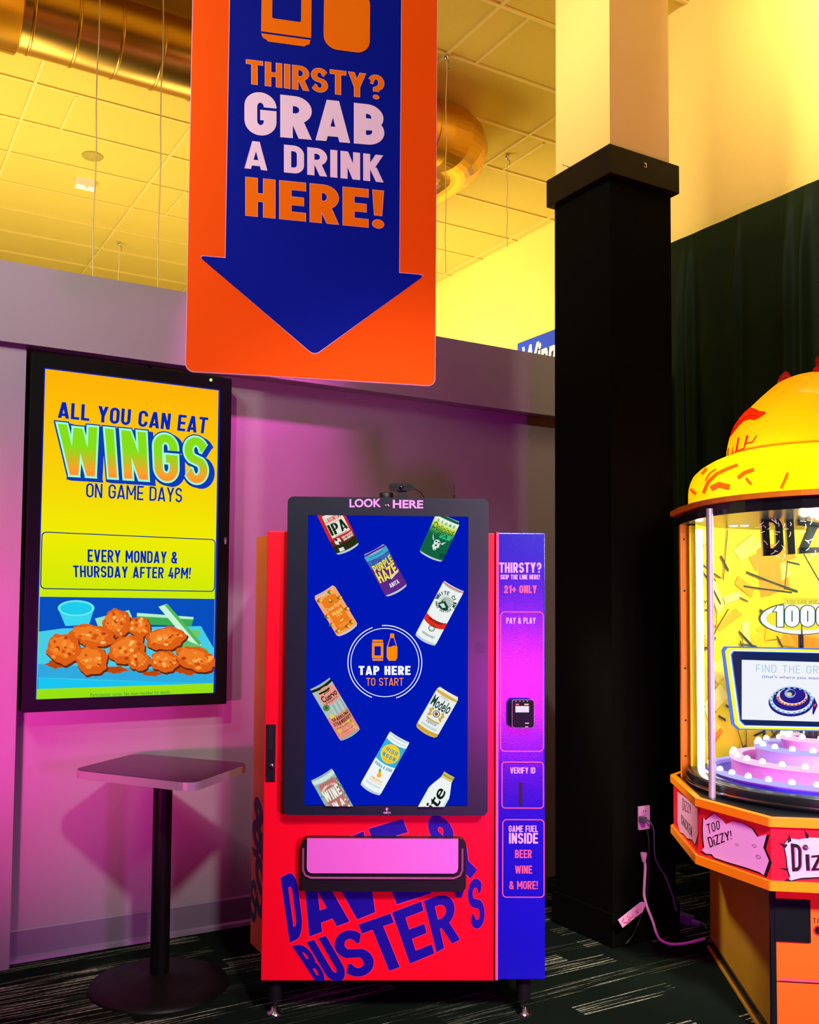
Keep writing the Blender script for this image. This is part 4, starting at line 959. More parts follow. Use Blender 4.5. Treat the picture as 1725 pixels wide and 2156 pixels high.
a, b_ = MF.at(*z6p(240, 352), -.0422), MF.at(*z6p(462, 68), -.0422); f.polys(ringpolys(rrect(a[0]-.002, a[1]-.002, b_[0]+.002, b_[1]+.002, .011), rrect(a[0], a[1], b_[0], b_[1], .01)), pbr('reader_rim', (150, 110, 150), .4)); f.build('reader_screen', reader)
# legs
def leg(x, y):
    m = MB(); m.tube([(x, y, .055), (x, y, .2)], [.026, .028], BLACK, 20); o = m.build('leg', root)
    m = MB(); m.tube([(x, y, .02), (x, y, .056)], .008, CHROME, 12); m.lathe([(0, .026), (.012, .026), (.015, .012), (.028, .008), (.03, 0)], CHROME, 20, (x, y)); m.build('foot', o)
xr, yr = MF.atz(1103, 2135, 0); xl, yl = MF.atz(578, 2137, 0)
leg(xr, .06); leg(xl, .06); leg(xr-.03, .66); leg(xl, .66)
def mw(x, y, z): p = MF.loc+MF.u*x+MF.n*y; return (p.x, p.y, z)
# webcam, puck and antenna on the top edge
ZT = bz1
x0, z0 = MF.at(*z1p(876, 100), -.03); x1, z1 = MF.at(*z1p(1076, 38), -.03); xc = (x0+x1)/2
root2 = empty('webcam', mw(xc, -.03, ZT), MA, 'black webcam on the top edge of the touch screen', 'webcam'); hw = (x1-x0)/2
m = MB(); m.prism(rrect(-hw, z0-ZT+.004, hw, z1-ZT, .014), -.02, .012, pbr('webcam_black', (16, 20, 20), .3, spec=.6), 'y'); m.build('camera_body', root2, bevel=.003)
m = MB(); m.prism([(-.022, 0), (.028, 0), (.02, z0-ZT+.006), (-.012, z0-ZT+.006)], -.012, .012, BLACK, 'y'); m.build('clip', root2)
m = MB(); zc = (z0+z1)/2-ZT; m.lathe([(0, .004), (.006, .004), (.0085, .002), (.0085, 0)], pbr('lens_glass', (8, 10, 14), .08, spec=.9), 16); m.v = [(p, -.02-r, zc+q) for p, q, r in m.v]; m.build('lens', root2)
m = MB(); m.tube([(hw-.004, 0, zc), (hw+.012, .004, zc-.004), (hw+.03, .012, zc-.014), (hw+.042, .02, .006), (hw+.046, .026, .004)], .002, BLACK, 6); m.build('cable', root2)
x0, _ = MF.at(*z1p(805, 120), -.03); x1, z1 = MF.at(*z1p(918, 104), -.03)
m = MB(); rr_ = (x1-x0)/2; m.lathe([(0, z1-ZT), (rr_*.9, z1-ZT), (rr_, z1-ZT-.003), (rr_, 0)], BLACK, 28, sy=.7); o = m.build('sensor_puck', loc=mw((x0+x1)/2-.002, -.022, ZT), rz=MA)
tag(o, 'low black round puck beside the webcam', 'sensor')
x, zt2 = MF.at(*z1p(1407, 48), -.02); m = MB(); m.tube([(0, 0, 0), (0, 0, .016)], .0035, BLACK, 8); m.tube([(0, 0, .014), (.0005, 0, zt2-ZT)], .0013, BLACK, 6); o = m.build('antenna', loc=mw(x, -.02, ZT), rz=MA)
tag(o, 'thin black rod antenna right of the webcam', 'antenna')

# ================================================================== ROUND ARCADE GAME
GA = radians(-36.5); GF = Frame((3.434, 2.478), GA)
game = empty('arcade_game', (3.434, 2.478, 0), GA, 'round glass arcade game with glowing yellow domed roof and red skirt', 'arcade game')
def zA(x, y): return (1380+x/3.594, 700+y/3.594)
def zB(x, y): return (1380+x/4.313, 1250+y/4.313)
def zC(x, y): return (1280+x/3.876, 1600+y/3.876)
GY = pbr('game_yellow', (196, 148, 28), .45); GO = pbr('game_orange', (255, 108, 26), .4); GTRIM = pbr('game_trim', (255, 150, 10), .4); GRED = pbr('game_red', (244, 24, 48), .4)
GWHITE = pbr('game_burst', (250, 190, 240), .5); INK = pbr('game_ink', (14, 8, 12), .5); ROOFTRIM = pbr('roof_trim', (214, 132, 24), .4); DECK = pbr('deck_black', (16, 22, 24), .25, spec=.6)
OCT = [(-.336, -.5625), (-.513, -.248), (-.513, .248), (-.336, .5625), (.336, .5625), (.513, .248), (.513, -.248), (.336, -.5625)][::-1]
grow = lambda P, k: [(x*(1+k/.5), y*(1+k/.55)) for x, y in P]
ZD0, ZD1 = .574, .80
m = MB(); m.box(-.311, .311, -.466, .5, 0, ZD0, GY); base = m.build('base_cabinet', game)
m = MB(); m.box(-.298, .298, -.472, -.465, .02, ZD0, GO); fp = m.build('front_panel', base)
m = MB(); m.box(-.316, -.298, -.474, -.455, 0, ZD0, DECK); m.build('corner_trim', base)
m = MB(); m.box(-.318, -.31, -.46, .5, .012, .05, DECK); m.box(-.325, -.31, -.47, .5, 0, .012, GY); m.build('kick_strip', base)
f = Flat(GF, -.4725, 2e-4)
a, b_ = GF.at(*zC(1362, 1475), -.4725), GF.at(*zC(1650, 1140), -.4725)
m = MB(); m.prism(rrect(a[0], a[1], b_[0], b_[1], .003), -.478, -.471, DECK, 'y'); m.build('speaker_panel', base, bevel=.002)
f.quad(line('TICKETS', .5, .12, .12, .2), [zC(*p) for p in ((1675, 1290), (1900, 1302), (1900, 1342), (1675, 1330))], INK)
c = f.P(*zC(1722, 1392)); f.polys([ell(c[0], c[1], .018, .018, 24)], GRED); f.polys([ell(c[0], c[1], .013, .013, 24)], INK)
a = f.P(*zC(1363, 1808)); f.polys([[(a[0], a[1]), (.29, a[1]), (.29, a[1]+.003), (a[0], a[1]+.003)]], INK)
a = f.P(*zC(1405, 1800)); f.polys([[(a[0], a[1]), (.27, a[1]), (.27, a[1]+.009), (a[0], a[1]+.009)]], pbr('slot_pink', (226, 90, 110), .4)); f.build('panel_print', fp)
m = MB(); m.prism(OCT, ZD0, ZD1, GRED); band = m.build('skirt_panels', game)
for z0_, z1_ in ((ZD0-.012, ZD0+.02), (ZD1-.022, ZD1+.008)):
    m = MB(); m.prism(grow(OCT, .012), z0_, z1_, GTRIM); m.build('skirt_trim', game, bevel=.006)
m = MB(); m.prism(grow(OCT, -.012), ZD1, ZD1+.011, DECK); m.build('deck', game)
# skirt pictures
def panel_frame(p, q):
    d = Vector((q[0]-p[0], q[1]-p[1])); a = atan2(d.y, d.x)
    o = GF.loc+GF.u*p[0]+GF.n*p[1]; return Frame((o.x, o.y), GA+a), (p, a, d.length)
def burst(fr, pts, fn, scale_ink=1.06):
    f = Flat(fr, -.0005, 3e-4); P = [f.P(*fn(*p)) for p in pts]; cx = sum(p[0] for p in P)/len(P); cz = sum(p[1] for p in P)/len(P)
    f.polys([[(cx+(x-cx)*scale_ink+.002, cz+(z-cz)*scale_ink-.002) for x, z in P]], INK); f.polys([P], GWHITE); return f
def finish(f, info, name):
    o = f.build(name, band); (p, a, l) = info; o.location = (p[0], p[1], 0); o.rotation_euler = (0, 0, a)
fr, info = panel_frame((-.513, -.248), (-.336, -.5625))
f = burst(fr, [(782, 470), (800, 492), (868, 436), (935, 482), (968, 524), (1025, 498), (1110, 520), (1180, 562), (1222, 628), (1300, 606), (1272, 715), (1318, 822), (1276, 940), (1240, 915), (1140, 880), (985, 834), (872, 796), (850, 768), (805, 765), (768, 738), (790, 712), (782, 655), (778, 560)], zC)
f.quad(line('TOO', .55, .13, .12, .16), [zC(*p) for p in ((808, 525), (912, 492), (922, 562), (822, 605))], INK)
f.quad(line('DiZZY!', .55, .13, .12, .12), [zC(*p) for p in ((815, 632), (1010, 575), (1018, 645), (838, 715))], INK)
for px_, py_, r_ in ((1200, 700, 22), (1235, 790, 26), (1060, 690, 18)):
    c = f.P(*zC(px_, py_)); r1 = r_*.00045; f.polys(ringpolys(ell(c[0], c[1], r1, r1*.5, 20), ell(c[0], c[1], r1*.85, r1*.38, 20)), INK)
finish(f, info, 'burst_picture')
fr, info = panel_frame((-.336, -.5625), (.336, -.5625))
f = burst(fr, [(1440, 690), (1480, 640), (1560, 648), (1640, 632), (1800, 640), (1960, 625), (2080, 650), (2160, 720), (2120, 800), (2150, 930), (2000, 945), (1800, 950), (1580, 962), (1462, 990), (1490, 950), (1470, 890), (1460, 790)], zC, 1.05)
f.polys([[f.P(*zC(*p)) for p in q] for q in (((1395, 678), (1470, 690), (1450, 720)), ((1395, 880), (1480, 885), (1465, 905)), ((1480, 600), (1500, 660), (1465, 680)), ((1415, 1003), (1500, 985), (1470, 965)), ((1605, 570), (1640, 610), (1640, 640), (1618, 640)))], INK)
RP = pbr('letter_pink', (230, 60, 120), .5)
for dx, mt in ((8, RP), (0, INK)):
    for ch, q in (('D', ((1492, 678), (1578, 690), (1578, 900), (1505, 908))), ('I', ((1612, 768), (1640, 768), (1646, 900), (1620, 900))), ('Z', ((1660, 778), (1745, 770), (1750, 895), (1660, 900))), ('Z', ((1770, 770), (1860, 765), (1865, 890), (1775, 895))), ('Y', ((1880, 740), (1980, 740), (1980, 900), (1880, 900)))):
        f.quad((lambda g_: ([g_[0]], g_[1]))(glyph(ch, .55, .16, .13)), [zC(x+dx, y+dx*.5) for x, y in q], mt)
c = f.P(*zC(1612, 708)); k_ = .0019
pts = [(c[0]+k_*(1+t*2.2)*cos(t*6.28*1.0), c[1]+k_*(1+t*2.2)*sin(t*6.28)) for t in [i/16*2.2/1.0*.9 for i in range(17)]]
f.polys(stroke(pts, .0028, .0028), INK); finish(f, info, 'burst_picture')
fr, info = panel_frame((-.513, .248), (-.513, -.248))
f = burst(fr, [(572, 260), (600, 280), (640, 310), (680, 320), (705, 360), (735, 385), (738, 600), (715, 690), (690, 650), (650, 640), (620, 600), (590, 590), (572, 510)], zC, 1.03)
f.quad(line('DiZZY', .5, .12, .1, .16), [zC(*p) for p in ((612, 310), (682, 372), (684, 440), (612, 410))], INK)
f.quad(line('CHiCKEN', .5, .12, .1, .16), [zC(*p) for p in ((602, 440), (690, 545), (690, 630), (605, 520))], INK); finish(f, info, 'burst_picture')
# roof and its two tier glowing dome
def rad(px):
    r = ray(px, 1250); d = Vector((r.x, r.y)).normalized(); v = Vector((GF.loc.x, GF.loc.y)); return abs(v.x*d.y-v.y*d.x)
def smooth(P, k=5):
    out = []
    for i in range(len(P)-1):
        p = [P[max(i-1, 0)], P[i], P[i+1], P[min(i+2, len(P)-1)]]
        for j in range(k):
            t = j/k; out.append(tuple(.5*(2*p[1][a]+(p[2][a]-p[0][a])*t+(2*p[0][a]-5*p[1][a]+4*p[2][a]-p[3][a])*t*t+(p[3][a]+3*p[1][a]-p[0][a]-3*p[2][a])*t**3) for a in (0, 1)))
    return out+[P[-1]]
def prof(pts): return smooth([(rad(p[0]), GF.zat(p[0], p[1], 0, 0)) for p in [zA(*q) for q in pts]])
zr_t = GF.zat(1725, 1031, .02, -.55); zr_b = GF.zat(1725, 1043, .02, -.55)
zr_b = min(zr_b, zr_t-.02)
ro = [(.50*cos(radians(a)), .555*sin(radians(a))) for a in range(190, 351, 8)]+[(.515, .1), (.515, .27), (.34, .56), (-.34, .56), (-.515, .27), (-.515, .1)]
m = MB(); m.prism(ro, zr_b, zr_t, ROOFTRIM); m.build('roof_rim', game, bevel=.004)
m = MB(); m.prism([(x*.96, y*.96) for x, y in ro], zr_b-.045, zr_b-.001, DECK); m.build('roof_underside', game)
def dome_mat(rgb, name='lit_dome'):
    m = bpy.data.materials.new(name); m.use_nodes = True; nt = m.node_tree; nt.nodes.clear(); L = nt.links.new
    o = nt.nodes.new('ShaderNodeOutputMaterial'); d = nt.nodes.new('ShaderNodeBsdfDiffuse'); t = nt.nodes.new('ShaderNodeBsdfTranslucent'); gl = nt.nodes.new('ShaderNodeBsdfGlossy')
    c = (*lin(rgb), 1); d.inputs[0].default_value = c; t.inputs[0].default_value = c; gl.inputs['Roughness'].default_value = .12
    a = nt.nodes.new('ShaderNodeMixShader'); b = nt.nodes.new('ShaderNodeMixShader'); a.inputs[0].default_value = .6; b.inputs[0].default_value = .05
    L(d.outputs[0], a.inputs[1]); L(t.outputs[0], a.inputs[2]); L(a.outputs[0], b.inputs[1]); L(gl.outputs[0], b.inputs[2]); L(b.outputs[0], o.inputs[0]); return m
DOME = dome_mat((255, 206, 8)); DOMEC = dome_mat((255, 178, 8))  # cap more orange, the dimmer upper glow put into its colour
brim_p = [(rad(zA(255, 0)[0]), zr_t)]+prof([(255, 1250), (262, 1180), (290, 1110), (340, 1060), (420, 1010), (500, 975), (560, 955)])
m = MB(); m.lathe(brim_p, DOME, 64); m.build('dome_brim', game)
dome_p = [(rad(zA(549, 0)[0]), brim_p[-1][1]-.01)]+prof([(549, 930), (556, 880), (575, 800), (605, 740), (640, 682), (690, 625), (750, 562), (840, 480), (935, 402), (1040, 350), (1130, 322)])
R_, Z_ = dome_p[-1]; za = GF.zat(1725, 783, 0, 0)
dome_p += [(R_*.6, Z_+(za-Z_)*.62), (R_*.25, Z_+(za-Z_)*.93), (0.001, za)]
m = MB(); m.lathe(dome_p, DOMEC, 64); dome = m.build('dome_cap', game)
point('dome_bulb', (-.16, -.16, zr_t+.06), 6, (1, .95, .7), .04, game); point('dome_bulb', (.18, .12, zr_t+.06), 6, (1, .95, .7), .04, game)
def lathe_hit(pf, px, py):
    r = ray(px, py); o = GF.loc; best = None; t = 2.6
    while t < 4.4:
        p = CAMP+r*t; rr_ = hypot(p.x-o.x, p.y-o.y)
        for (r0, z0), (r1, z1) in zip(pf, pf[1:]):
            if min(z0, z1) <= p.z <= max(z0, z1) and abs(z1-z0) > 1e-9:
                if rr_ <= r0+(r1-r0)*(p.z-z0)/(z1-z0): best = p
                break
        if best: break
        t += .003
    if not best: return None
    d = best-o; q = Vector((d.dot(GF.u), d.dot(GF.n), best.z)); k = 1+.012/max(.1, hypot(q.x, q.y)); return (q.x*k, q.y*k, q.z+.003)
def on_dome(mb, pts, mat, pf=None):
    P = [lathe_hit(pf or dome_p, *zA(*p)) for p in pts]; P = [p for p in P if p]
    if len(P) > 2: mb.add(P, [list(range(len(P)))], mat)
def strip_on(mb, pts, w, mat, pf=None):
    for q in stroke(pts, w, w): on_dome(mb, q, mat, pf)
FRED = dome_mat((214, 20, 8), 'feather_red'); FOR = dome_mat((255, 84, 10), 'feather_orange')
m = MB()
up = [(592, 790), (620, 720), (660, 660), (700, 612), (740, 578), (770, 588), (800, 606), (848, 612)]; lo = [(584, 800), (612, 760), (650, 710), (690, 672), (735, 660), (765, 668), (800, 652), (848, 618)]
for i in range(7): on_dome(m, [up[i], up[i+1], lo[i+1], lo[i]], FOR)
strip_on(m, up, 9, FRED); strip_on(m, lo, 9, FRED); strip_on(m, [(610, 745), (650, 690), (700, 645), (740, 632), (790, 640)], 6, FRED)
m.build('wing_mark', dome); m = MB()
for a_ in ([(572, 950), (576, 880)], [(600, 945), (612, 860), (606, 930)], [(640, 900), (652, 805)], [(700, 860), (720, 785)], [(600, 945), (628, 925), (650, 800)], [(640, 905), (690, 885), (712, 790)], [(708, 850), (755, 835), (782, 790)]): strip_on(m, a_, 9, FRED)
m.build('quill_marks', dome)
m = MB(); FY = dome_mat((255, 150, 0), 'brim_marks'); bp_ = brim_p
for pts, w in (([(385, 1225), (420, 1140), (480, 1080), (560, 1040), (640, 1010)], 26), ([(400, 1130), (430, 1075), (480, 1040)], 14), ([(440, 1190), (500, 1160), (580, 1180)], 44), ([(640, 1110), (690, 1070), (760, 1045)], 30), ([(290, 1190), (330, 1230)], 24), ([(375, 1080), (410, 1035)], 22), ([(700, 1110), (740, 1160)], 22), ([(960, 1190), (990, 1120), (1010, 1070)], 22)): strip_on(m, pts, w, FY, bp_)
m.build('feather_marks', game)
def plate(name, pts, y, th, mat, fn=zA, mark=None):
    P = [GF.at(*fn(*p), y) for p in pts]; m = MB(); m.prism(P, y, y+th, mat, 'y'); o = m.build(name, game, bevel=.003)
    if mark:
        f = Flat(GF, y, 2e-4); cx, cz = sum(p[0] for p in P)/len(P), sum(p[1] for p in P)/len(P)
        for s_, mt in ((.75, FOR), (.5, FRED), (.25, FOR)): f.polys([[(cx+(a-cx)*s_, cz+(b-cz)*s_-.004) for a, b in P]], mt)
        f.build('fin_print', o)
plate('roof_fin', ((935, 400), (942, 360), (958, 315), (985, 294), (1010, 300), (1026, 325), (1036, 352), (1030, 420), (940, 430)), .05, .03, FRED, mark=True)
plate('roof_fin', ((1222, 310), (1212, 262), (1226, 252), (1240, 268), (1232, 190), (1240, 172), (1290, 200), (1330, 180), (1340, 310)), -.05, .03, FRED)
# posts, glass and ring
BACKY0 = pbr('strip_yellow', (255, 232, 20), .4)
zb_ = ZD1+.011
xg = lambda px, y, py=1350: GF.at(px, py, y)[0]
xo = xg(1439, .20); m = MB(); m.box(xo-.012, xo+.02, .185, .215, zb_, zr_b-.02, GTRIM); post = m.build('post', game); m = MB(); m.box(xo+.021, xo+.045, .16, .2, zb_+.02, zr_b-.05, BACKY0); m.build('yellow_strip', game)
for z in (.9, 1.05, 1.27, 1.6, 1.82):
    s_ = MB(); s_.sphere((xo+.004, .184, z), .004, BLACK, 8, 6); s_.build('screw', post)
m = MB(); m.box(-xo-.02, -xo+.012, .185, .215, zb_, zr_b-.02, GTRIM); m.build('post', game)
cxp, cyp = GF.atz(1500, 1668, ZD1+.03); m = MB(); m.tube([(cxp, cyp, zb_), (cxp, cyp, zr_b-.02)], .013, pbr('brushed_steel', (186, 190, 194), .5, metal=.7, bump=(300, .5)), 16); m.build('steel_post', game)
RX = hypot(cxp, cyp*.97)*.985
def glass_mat():
    m = bpy.data.materials.new('clear_glass'); m.use_nodes = True; nt = m.node_tree; nt.nodes.clear(); L = nt.links.new
    o = nt.nodes.new('ShaderNodeOutputMaterial'); a = nt.nodes.new('ShaderNodeBsdfTransparent'); g_ = nt.nodes.new('ShaderNodeBsdfGlossy'); g_.inputs['Roughness'].default_value = .02
    a.inputs[0].default_value = (.97, .985, .98, 1); mx = nt.nodes.new('ShaderNodeMixShader'); lw = nt.nodes.new('ShaderNodeFresnel'); lw.inputs[0].default_value = 1.25
    L(lw.outputs[0], mx.inputs[0]); L(a.outputs[0], mx.inputs[1]); L(g_.outputs[0], mx.inputs[2]); L(mx.outputs[0], o.inputs[0]); return m
m = MB(); m.lathe([(.47, zb_+.03), (.47, zr_b-.03)], glass_mat(), 64, sy=1.05, a0=radians(165), a1=radians(375)); m.build('glass', game)
m = MB(); m.lathe([(.43, zb_), (.496, zb_), (.496, zb_+.045), (.488, zb_+.05), (.43, zb_+.05)], DECK, 72, sy=1.05); m.build('glass_ring', game)
m = MB(); m.lathe([(.497, zb_+.012), (.500, zb_+.016), (.497, zb_+.02)], CHROME, 72, sy=1.05); m.build('ring_bead', game)
# back of the play chamber
m = MB(); BACKY = pbr('chamber_yellow', (255, 226, 40), .6); m.lathe([(.455, zb_), (.455, zr_b-.04)], BACKY, 48, a0=radians(-20), a1=radians(164)); back = m.build('chamber_back', game)
f = Flat(None, 0, 4e-5); f.map = lambda p: ((.452+p[1])*cos(p[0]), (.452+p[1])*sin(p[0]), p[2])
rnd = random.Random(11); cols = [(255, 214, 20), (250, 176, 30), (255, 240, 120), (255, 200, 40), (255, 236, 90), (246, 160, 24)]; dark = [(60, 84, 60), (40, 56, 44), (90, 104, 80)]
for i in range(100):
    a = rnd.uniform(.3, 2.82); z = rnd.uniform(zb_+.05, zr_b-.12); t = rnd.choice((.5, .9, 1.2, -.7, -.4, 1.57, .1))+rnd.uniform(-.15, .15)
    if i < 55: s_ = rnd.uniform(.04, .12); e_ = rnd.uniform(.25, .6); c_ = rnd.choice(cols)
    else: s_ = rnd.uniform(.02, .06); e_ = rnd.uniform(.1, .22); c_ = rnd.choice(dark)
    f.polys([[(a+(x*cos(t)-y*sin(t))/.45, z+x*sin(t)+y*cos(t)) for x, y in ((-s_, -s_*e_), (s_*.9, -s_*e_*.8), (s_, s_*e_), (-s_*.8, s_*e_*.9))]], pbr('chamber_%d_%d_%d' % c_, c_, .6))
lines = []
for i in range(34):
    a = rnd.uniform(.3, 2.8); z = rnd.uniform(zb_+.08, zr_b-.15); t = rnd.choice((.9, -.8, 1.57, .2, 1.2))+rnd.uniform(-.2, .2); l = rnd.uniform(.05, .13)
    lines += stroke([(a-l*cos(t)/.45, z-l*sin(t)), (a, z), (a+l*cos(t)/.45, z+l*sin(t))], rnd.uniform(.006, .014), rnd.uniform(.006, .014))
f.polys(lines, pbr('chamber_line', (44, 70, 50), .6))
def feather(a, z, s_, t):
    P = [(-1, -.1), (-.6, .25), (0, .38), (.6, .3), (1, 0), (.5, -.22), (0, -.3), (-.6, -.2), (-1, -.1)]; M_ = lambda q: (a+(q[0]*cos(t)-q[1]*sin(t))*s_/.45, z+(q[0]*sin(t)+q[1]*cos(t))*s_)
    f.polys([[M_(q) for q in P[:-1]]], pbr('feather_gold', (250, 190, 30), .6)); f.polys(stroke([M_(q) for q in P], .008, .008), INK); f.polys(stroke([M_(q) for q in ((-1.3, -.2), (-.4, .02), (.7, .05))], .006, .006), INK)
for a, z, s_, t in ((2.76, 1.72, .06, .6), (2.6, 1.74, .07, .9), (2.5, 1.68, .06, .3), (2.72, 1.5, .06, 1.6), (2.7, 1.52, .07, -.6), (2.6, 1.38, .07, .2), (2.76, 1.25, .05, 1.9), (2.4, 1.5, .06, 1.2)): feather(a, z, s_, t)
f.build('chamber_print', back)
m = MB(); m.tube([(-.425, .11, zb_+.05), (-.425, .11, zr_b-.07)], .014, em((255, 250, 240), 9), 12); m.build('light_tube', game)
m = MB(); m.tube([(.42, .14, zb_+.05), (.42, .14, zr_b-.07)], .014, em((255, 250, 240), 9), 12); m.build('light_tube', game)
point('chamber_fill', (0, -.05, zr_b-.12), 26, (1, .97, .85), .06, game); point('chamber_fill', (0, -.25, 1.14), 7, (.5, .55, 1), .05, game)  # added point fills that brighten the chamber
for dx in (0, .045):
    m = MB(); bx = GF.at(1545, 1105, .2)[0]+dx; bz = GF.zat(1545, 1103, bx, .2); m.prism(rrect(bx-.017, bz-.012, bx+.017, bz+.012, .003), .2, .206, pbr('bracket_white', (235, 235, 240), .4), 'y')
    for q in (-.009, .009): m.sphere((bx+q, .199, bz-.004), .003, BLACK, 8, 6)
    m.build('bracket', game)
# play field of rising light rings
PF = pbr('playfield', (40, 40, 210), .2, spec=.6); TRK = pbr('track_clear', (214, 190, 255), .15, spec=.7); TRP = pbr('track_pink', (255, 150, 220), .2)
m = MB(); m.lathe([(.001, zb_+.05), (.43, zb_+.05), (.43, zb_+.02)], PF, 64); pf_ = m.build('playfield', game)
GLW = [em((196, 190, 255), 1), em((255, 214, 246), 1)]; BULB = em((235, 240, 255), 3.2); BULBW = em((255, 236, 190), 2.6); bm = None; bw = None
for ri, (R1, zz, w_, mt, nb, wm) in enumerate(((.415, zb_+.075, .03, TRK, 30, 0), (.325, zb_+.12, .05, TRP, 24, 0), (.225, zb_+.165, .05, TRK, 18, 1), (.12, zb_+.20, .05, TRP, 10, 0))):
    m = MB(); m.lathe([(R1-w_, zz), (R1, zz), (R1, zz-.012)], GLW[ri % 2], 64, c=(0, .02*ri)); m.lathe([(R1, zz-.012), (R1-.006, zz-.028), (R1-.006, zb_+.05)], mt, 64, c=(0, .02*ri)); trk = m.build('light_track', game)
    for k in range(nb):
        a = 2*pi*k/nb+.1*ri
        if sin(a) > .55 and ri < 2: continue
        key = 'w' if wm else 'b'
        if key not in MATS:
            q_ = MB(); q_.sphere((0, 0, 0), .0125, BULBW if wm else BULB, 12, 8); o = q_.build('bulb', trk); MATS[key] = o.data
        else:
            o = bpy.data.objects.new('bulb', MATS[key]); COL.objects.link(o); o.parent = trk
        o.location = ((R1-.012)*cos(a), .02*ri+(R1-.012)*sin(a), zz+.006)
# monitor inside
YM = .06; f = Flat(GF, YM, 3e-4)
def zs(px, py): return zB(px, py)
P = [f.P(*zs(*p)) for p in ((640, 480), (2250, 515), (2275, 540), (2170, 1230), (2130, 1265), (750, 1235), (705, 1190), (615, 515))]
m = MB(); m.prism(P, YM, YM+.03, em((90, 130, 235), 1), 'y'); mon = m.build('monitor', game)
for s_, c_, k_ in ((.975, (255, 236, 30), 1.6), (.935, (255, 250, 235), 1.5), (.915, (60, 130, 235), 1), (.90, (26, 40, 90), 1)):
    cx, cz = sum(p[0] for p in P)/8, sum(p[1] for p in P)/8; f.polys([[(cx+(a-cx)*s_, cz+(b-cz)*(s_*1.0-.02*(1-s_)*10)) for a, b in P]], em(c_, k_))
f.px([zs(*p) for p in ((785, 600), (2110, 640), (2110, 1180), (785, 1142))], em((246, 246, 255), 1))
f.quad(line('FIND THE GREEN LIGHT', .5, .08, .08, .2), [zs(*p) for p in ((915, 642), (1960, 668), (1960, 740), (915, 712))], em((150, 205, 225)))
f.quad(btext("(that's where you want the ball to land)", .0), [zs(*p) for p in ((970, 738), (1880, 762), (1880, 800), (970, 772))], em((40, 80, 190)))
def pell(cx, cy, rx, ry, mat): f.polys([[f.P(*zs(cx+rx*cos(t), cy+ry*sin(t))) for t in [2*pi*i/40 for i in range(40)]]], mat)
NVB = em((44, 30, 140)); pell(1232, 985, 205, 130, NVB); pell(1232, 962, 195, 128, em((226, 236, 255))); pell(1236, 955, 172, 108, NVB); pell(1240, 935, 140, 82, em((250, 220, 200))); pell(1246, 922, 118, 74, NVB)
pell(1222, 905, 50, 40, em((150, 190, 235))); pell(1232, 900, 36, 28, NVB); pell(1215, 912, 24, 18, em((240, 220, 120)))
for k in range(22):
    t = 2*pi*k/22; pell(1232+184*cos(t), 968+116*sin(t), 13, 10, em((120, 190, 215)))
    if 0 < t < 3.3: pell(1238+130*cos(t), 940+72*sin(t), 11, 9, em((200, 90, 40)))
f.px([zs(*p) for p in ((1430, 930), (1465, 1010), (1425, 1100), (1415, 1080))], NVB); pell(1440, 1008, 12, 12, em((255, 60, 110)))
f.build('monitor_picture', mon)
m = MB(); mx_ = GF.at(*zs(1445, 900), YM)[0]; zl_ = f.P(*zs(1445, 1240))[1]; m.tube([(mx_, YM+.03, zb_+.05), (mx_, YM+.03, zl_+.05)], .03, DECK, 12); m.build('monitor_stand', game)
# prize sign and dark title letters
f = Flat(GF, .16, 4e-4); P0 = [f.P(*zB(1330+385*cos(t), 225+150*sin(t))) for t in [2*pi*i/40 for i in range(40)]]
m = MB(); m.prism(P0, .16, .175, pbr('sign_ink', (20, 60, 40), .5), 'y'); ps = m.build('prize_sign', game)
cx, cz = sum(p[0] for p in P0)/40, sum(p[1] for p in P0)/40
f.polys([[(cx+(a-cx)*.97, cz+(b-cz)*.95) for a, b in P0]], em((250, 255, 250), 1)); f.polys([[(cx+(a-cx)*.84, cz+(b-cz)*.72) for a, b in P0]], em((255, 240, 60), 1))
for gr, mt in ((.07, em((10, 80, 70))), (0, em((255, 255, 255)))): f.quad(line('1000', .52, .24, .2, .06, gr), [zB(*p) for p in ((1075, 108), (1590, 108), (1590, 300), (1075, 300))], mt)
f.px([zB(*p) for p in ((1155, 38), (1500, 38), (1470, 100), (1170, 100))], em((250, 236, 70))); f.quad(line('YOU CAN WIN', .5, .14, .14, .16), [zB(*p) for p in ((1185, 56), (1470, 56), (1460, 92), (1195, 92))], em((200, 190, 90)))
f.build('prize_print', ps)
m = MB(); m.tube([(cx, .17, cz-.02), (cx, .17, zb_+.05)], .012, DECK, 8); m.build('sign_post', game)
f = Flat(GF, -.06, 4e-4); LT = pbr('title_black', (22, 26, 24), .15, spec=.9); WB = pbr('web_white', (250, 240, 220), .4)
m = MB(); q = [f.P(*zA(*p)) for p in ((800, 1372), (1640, 1500), (1640, 1640), (820, 1692))]; gl, w = line('DIZZY', .56, .2, .18, .1)
for l in gl:
    for p in l:
        M_ = [tuple((q[3][i]*(1-a/w)+q[2][i]*a/w)*(1-b)+(q[0][i]*(1-a/w)+q[1][i]*a/w)*b for i in (0, 1)) for a, b in p]; m.prism(M_, -.06, -.035, LT, 'y')
tl_ = m.build('title_letters', game); rnd = random.Random(4); wps = []
for i in range(34):
    a, b = rnd.uniform(800, 1240), rnd.uniform(1380, 1690); t = rnd.uniform(0, 3.1); l = rnd.uniform(25, 60); wps += stroke([f.P(*zA(a, b)), f.P(*zA(a+l*.5*cos(t)+6, b+l*.5*sin(t))), f.P(*zA(a+l*cos(t), b+l*sin(t)))], .0018, .0018)
f.polys(wps, WB); f.build('web_print', tl_)
zt2_ = f.P(*zA(1000, 1400))[1]
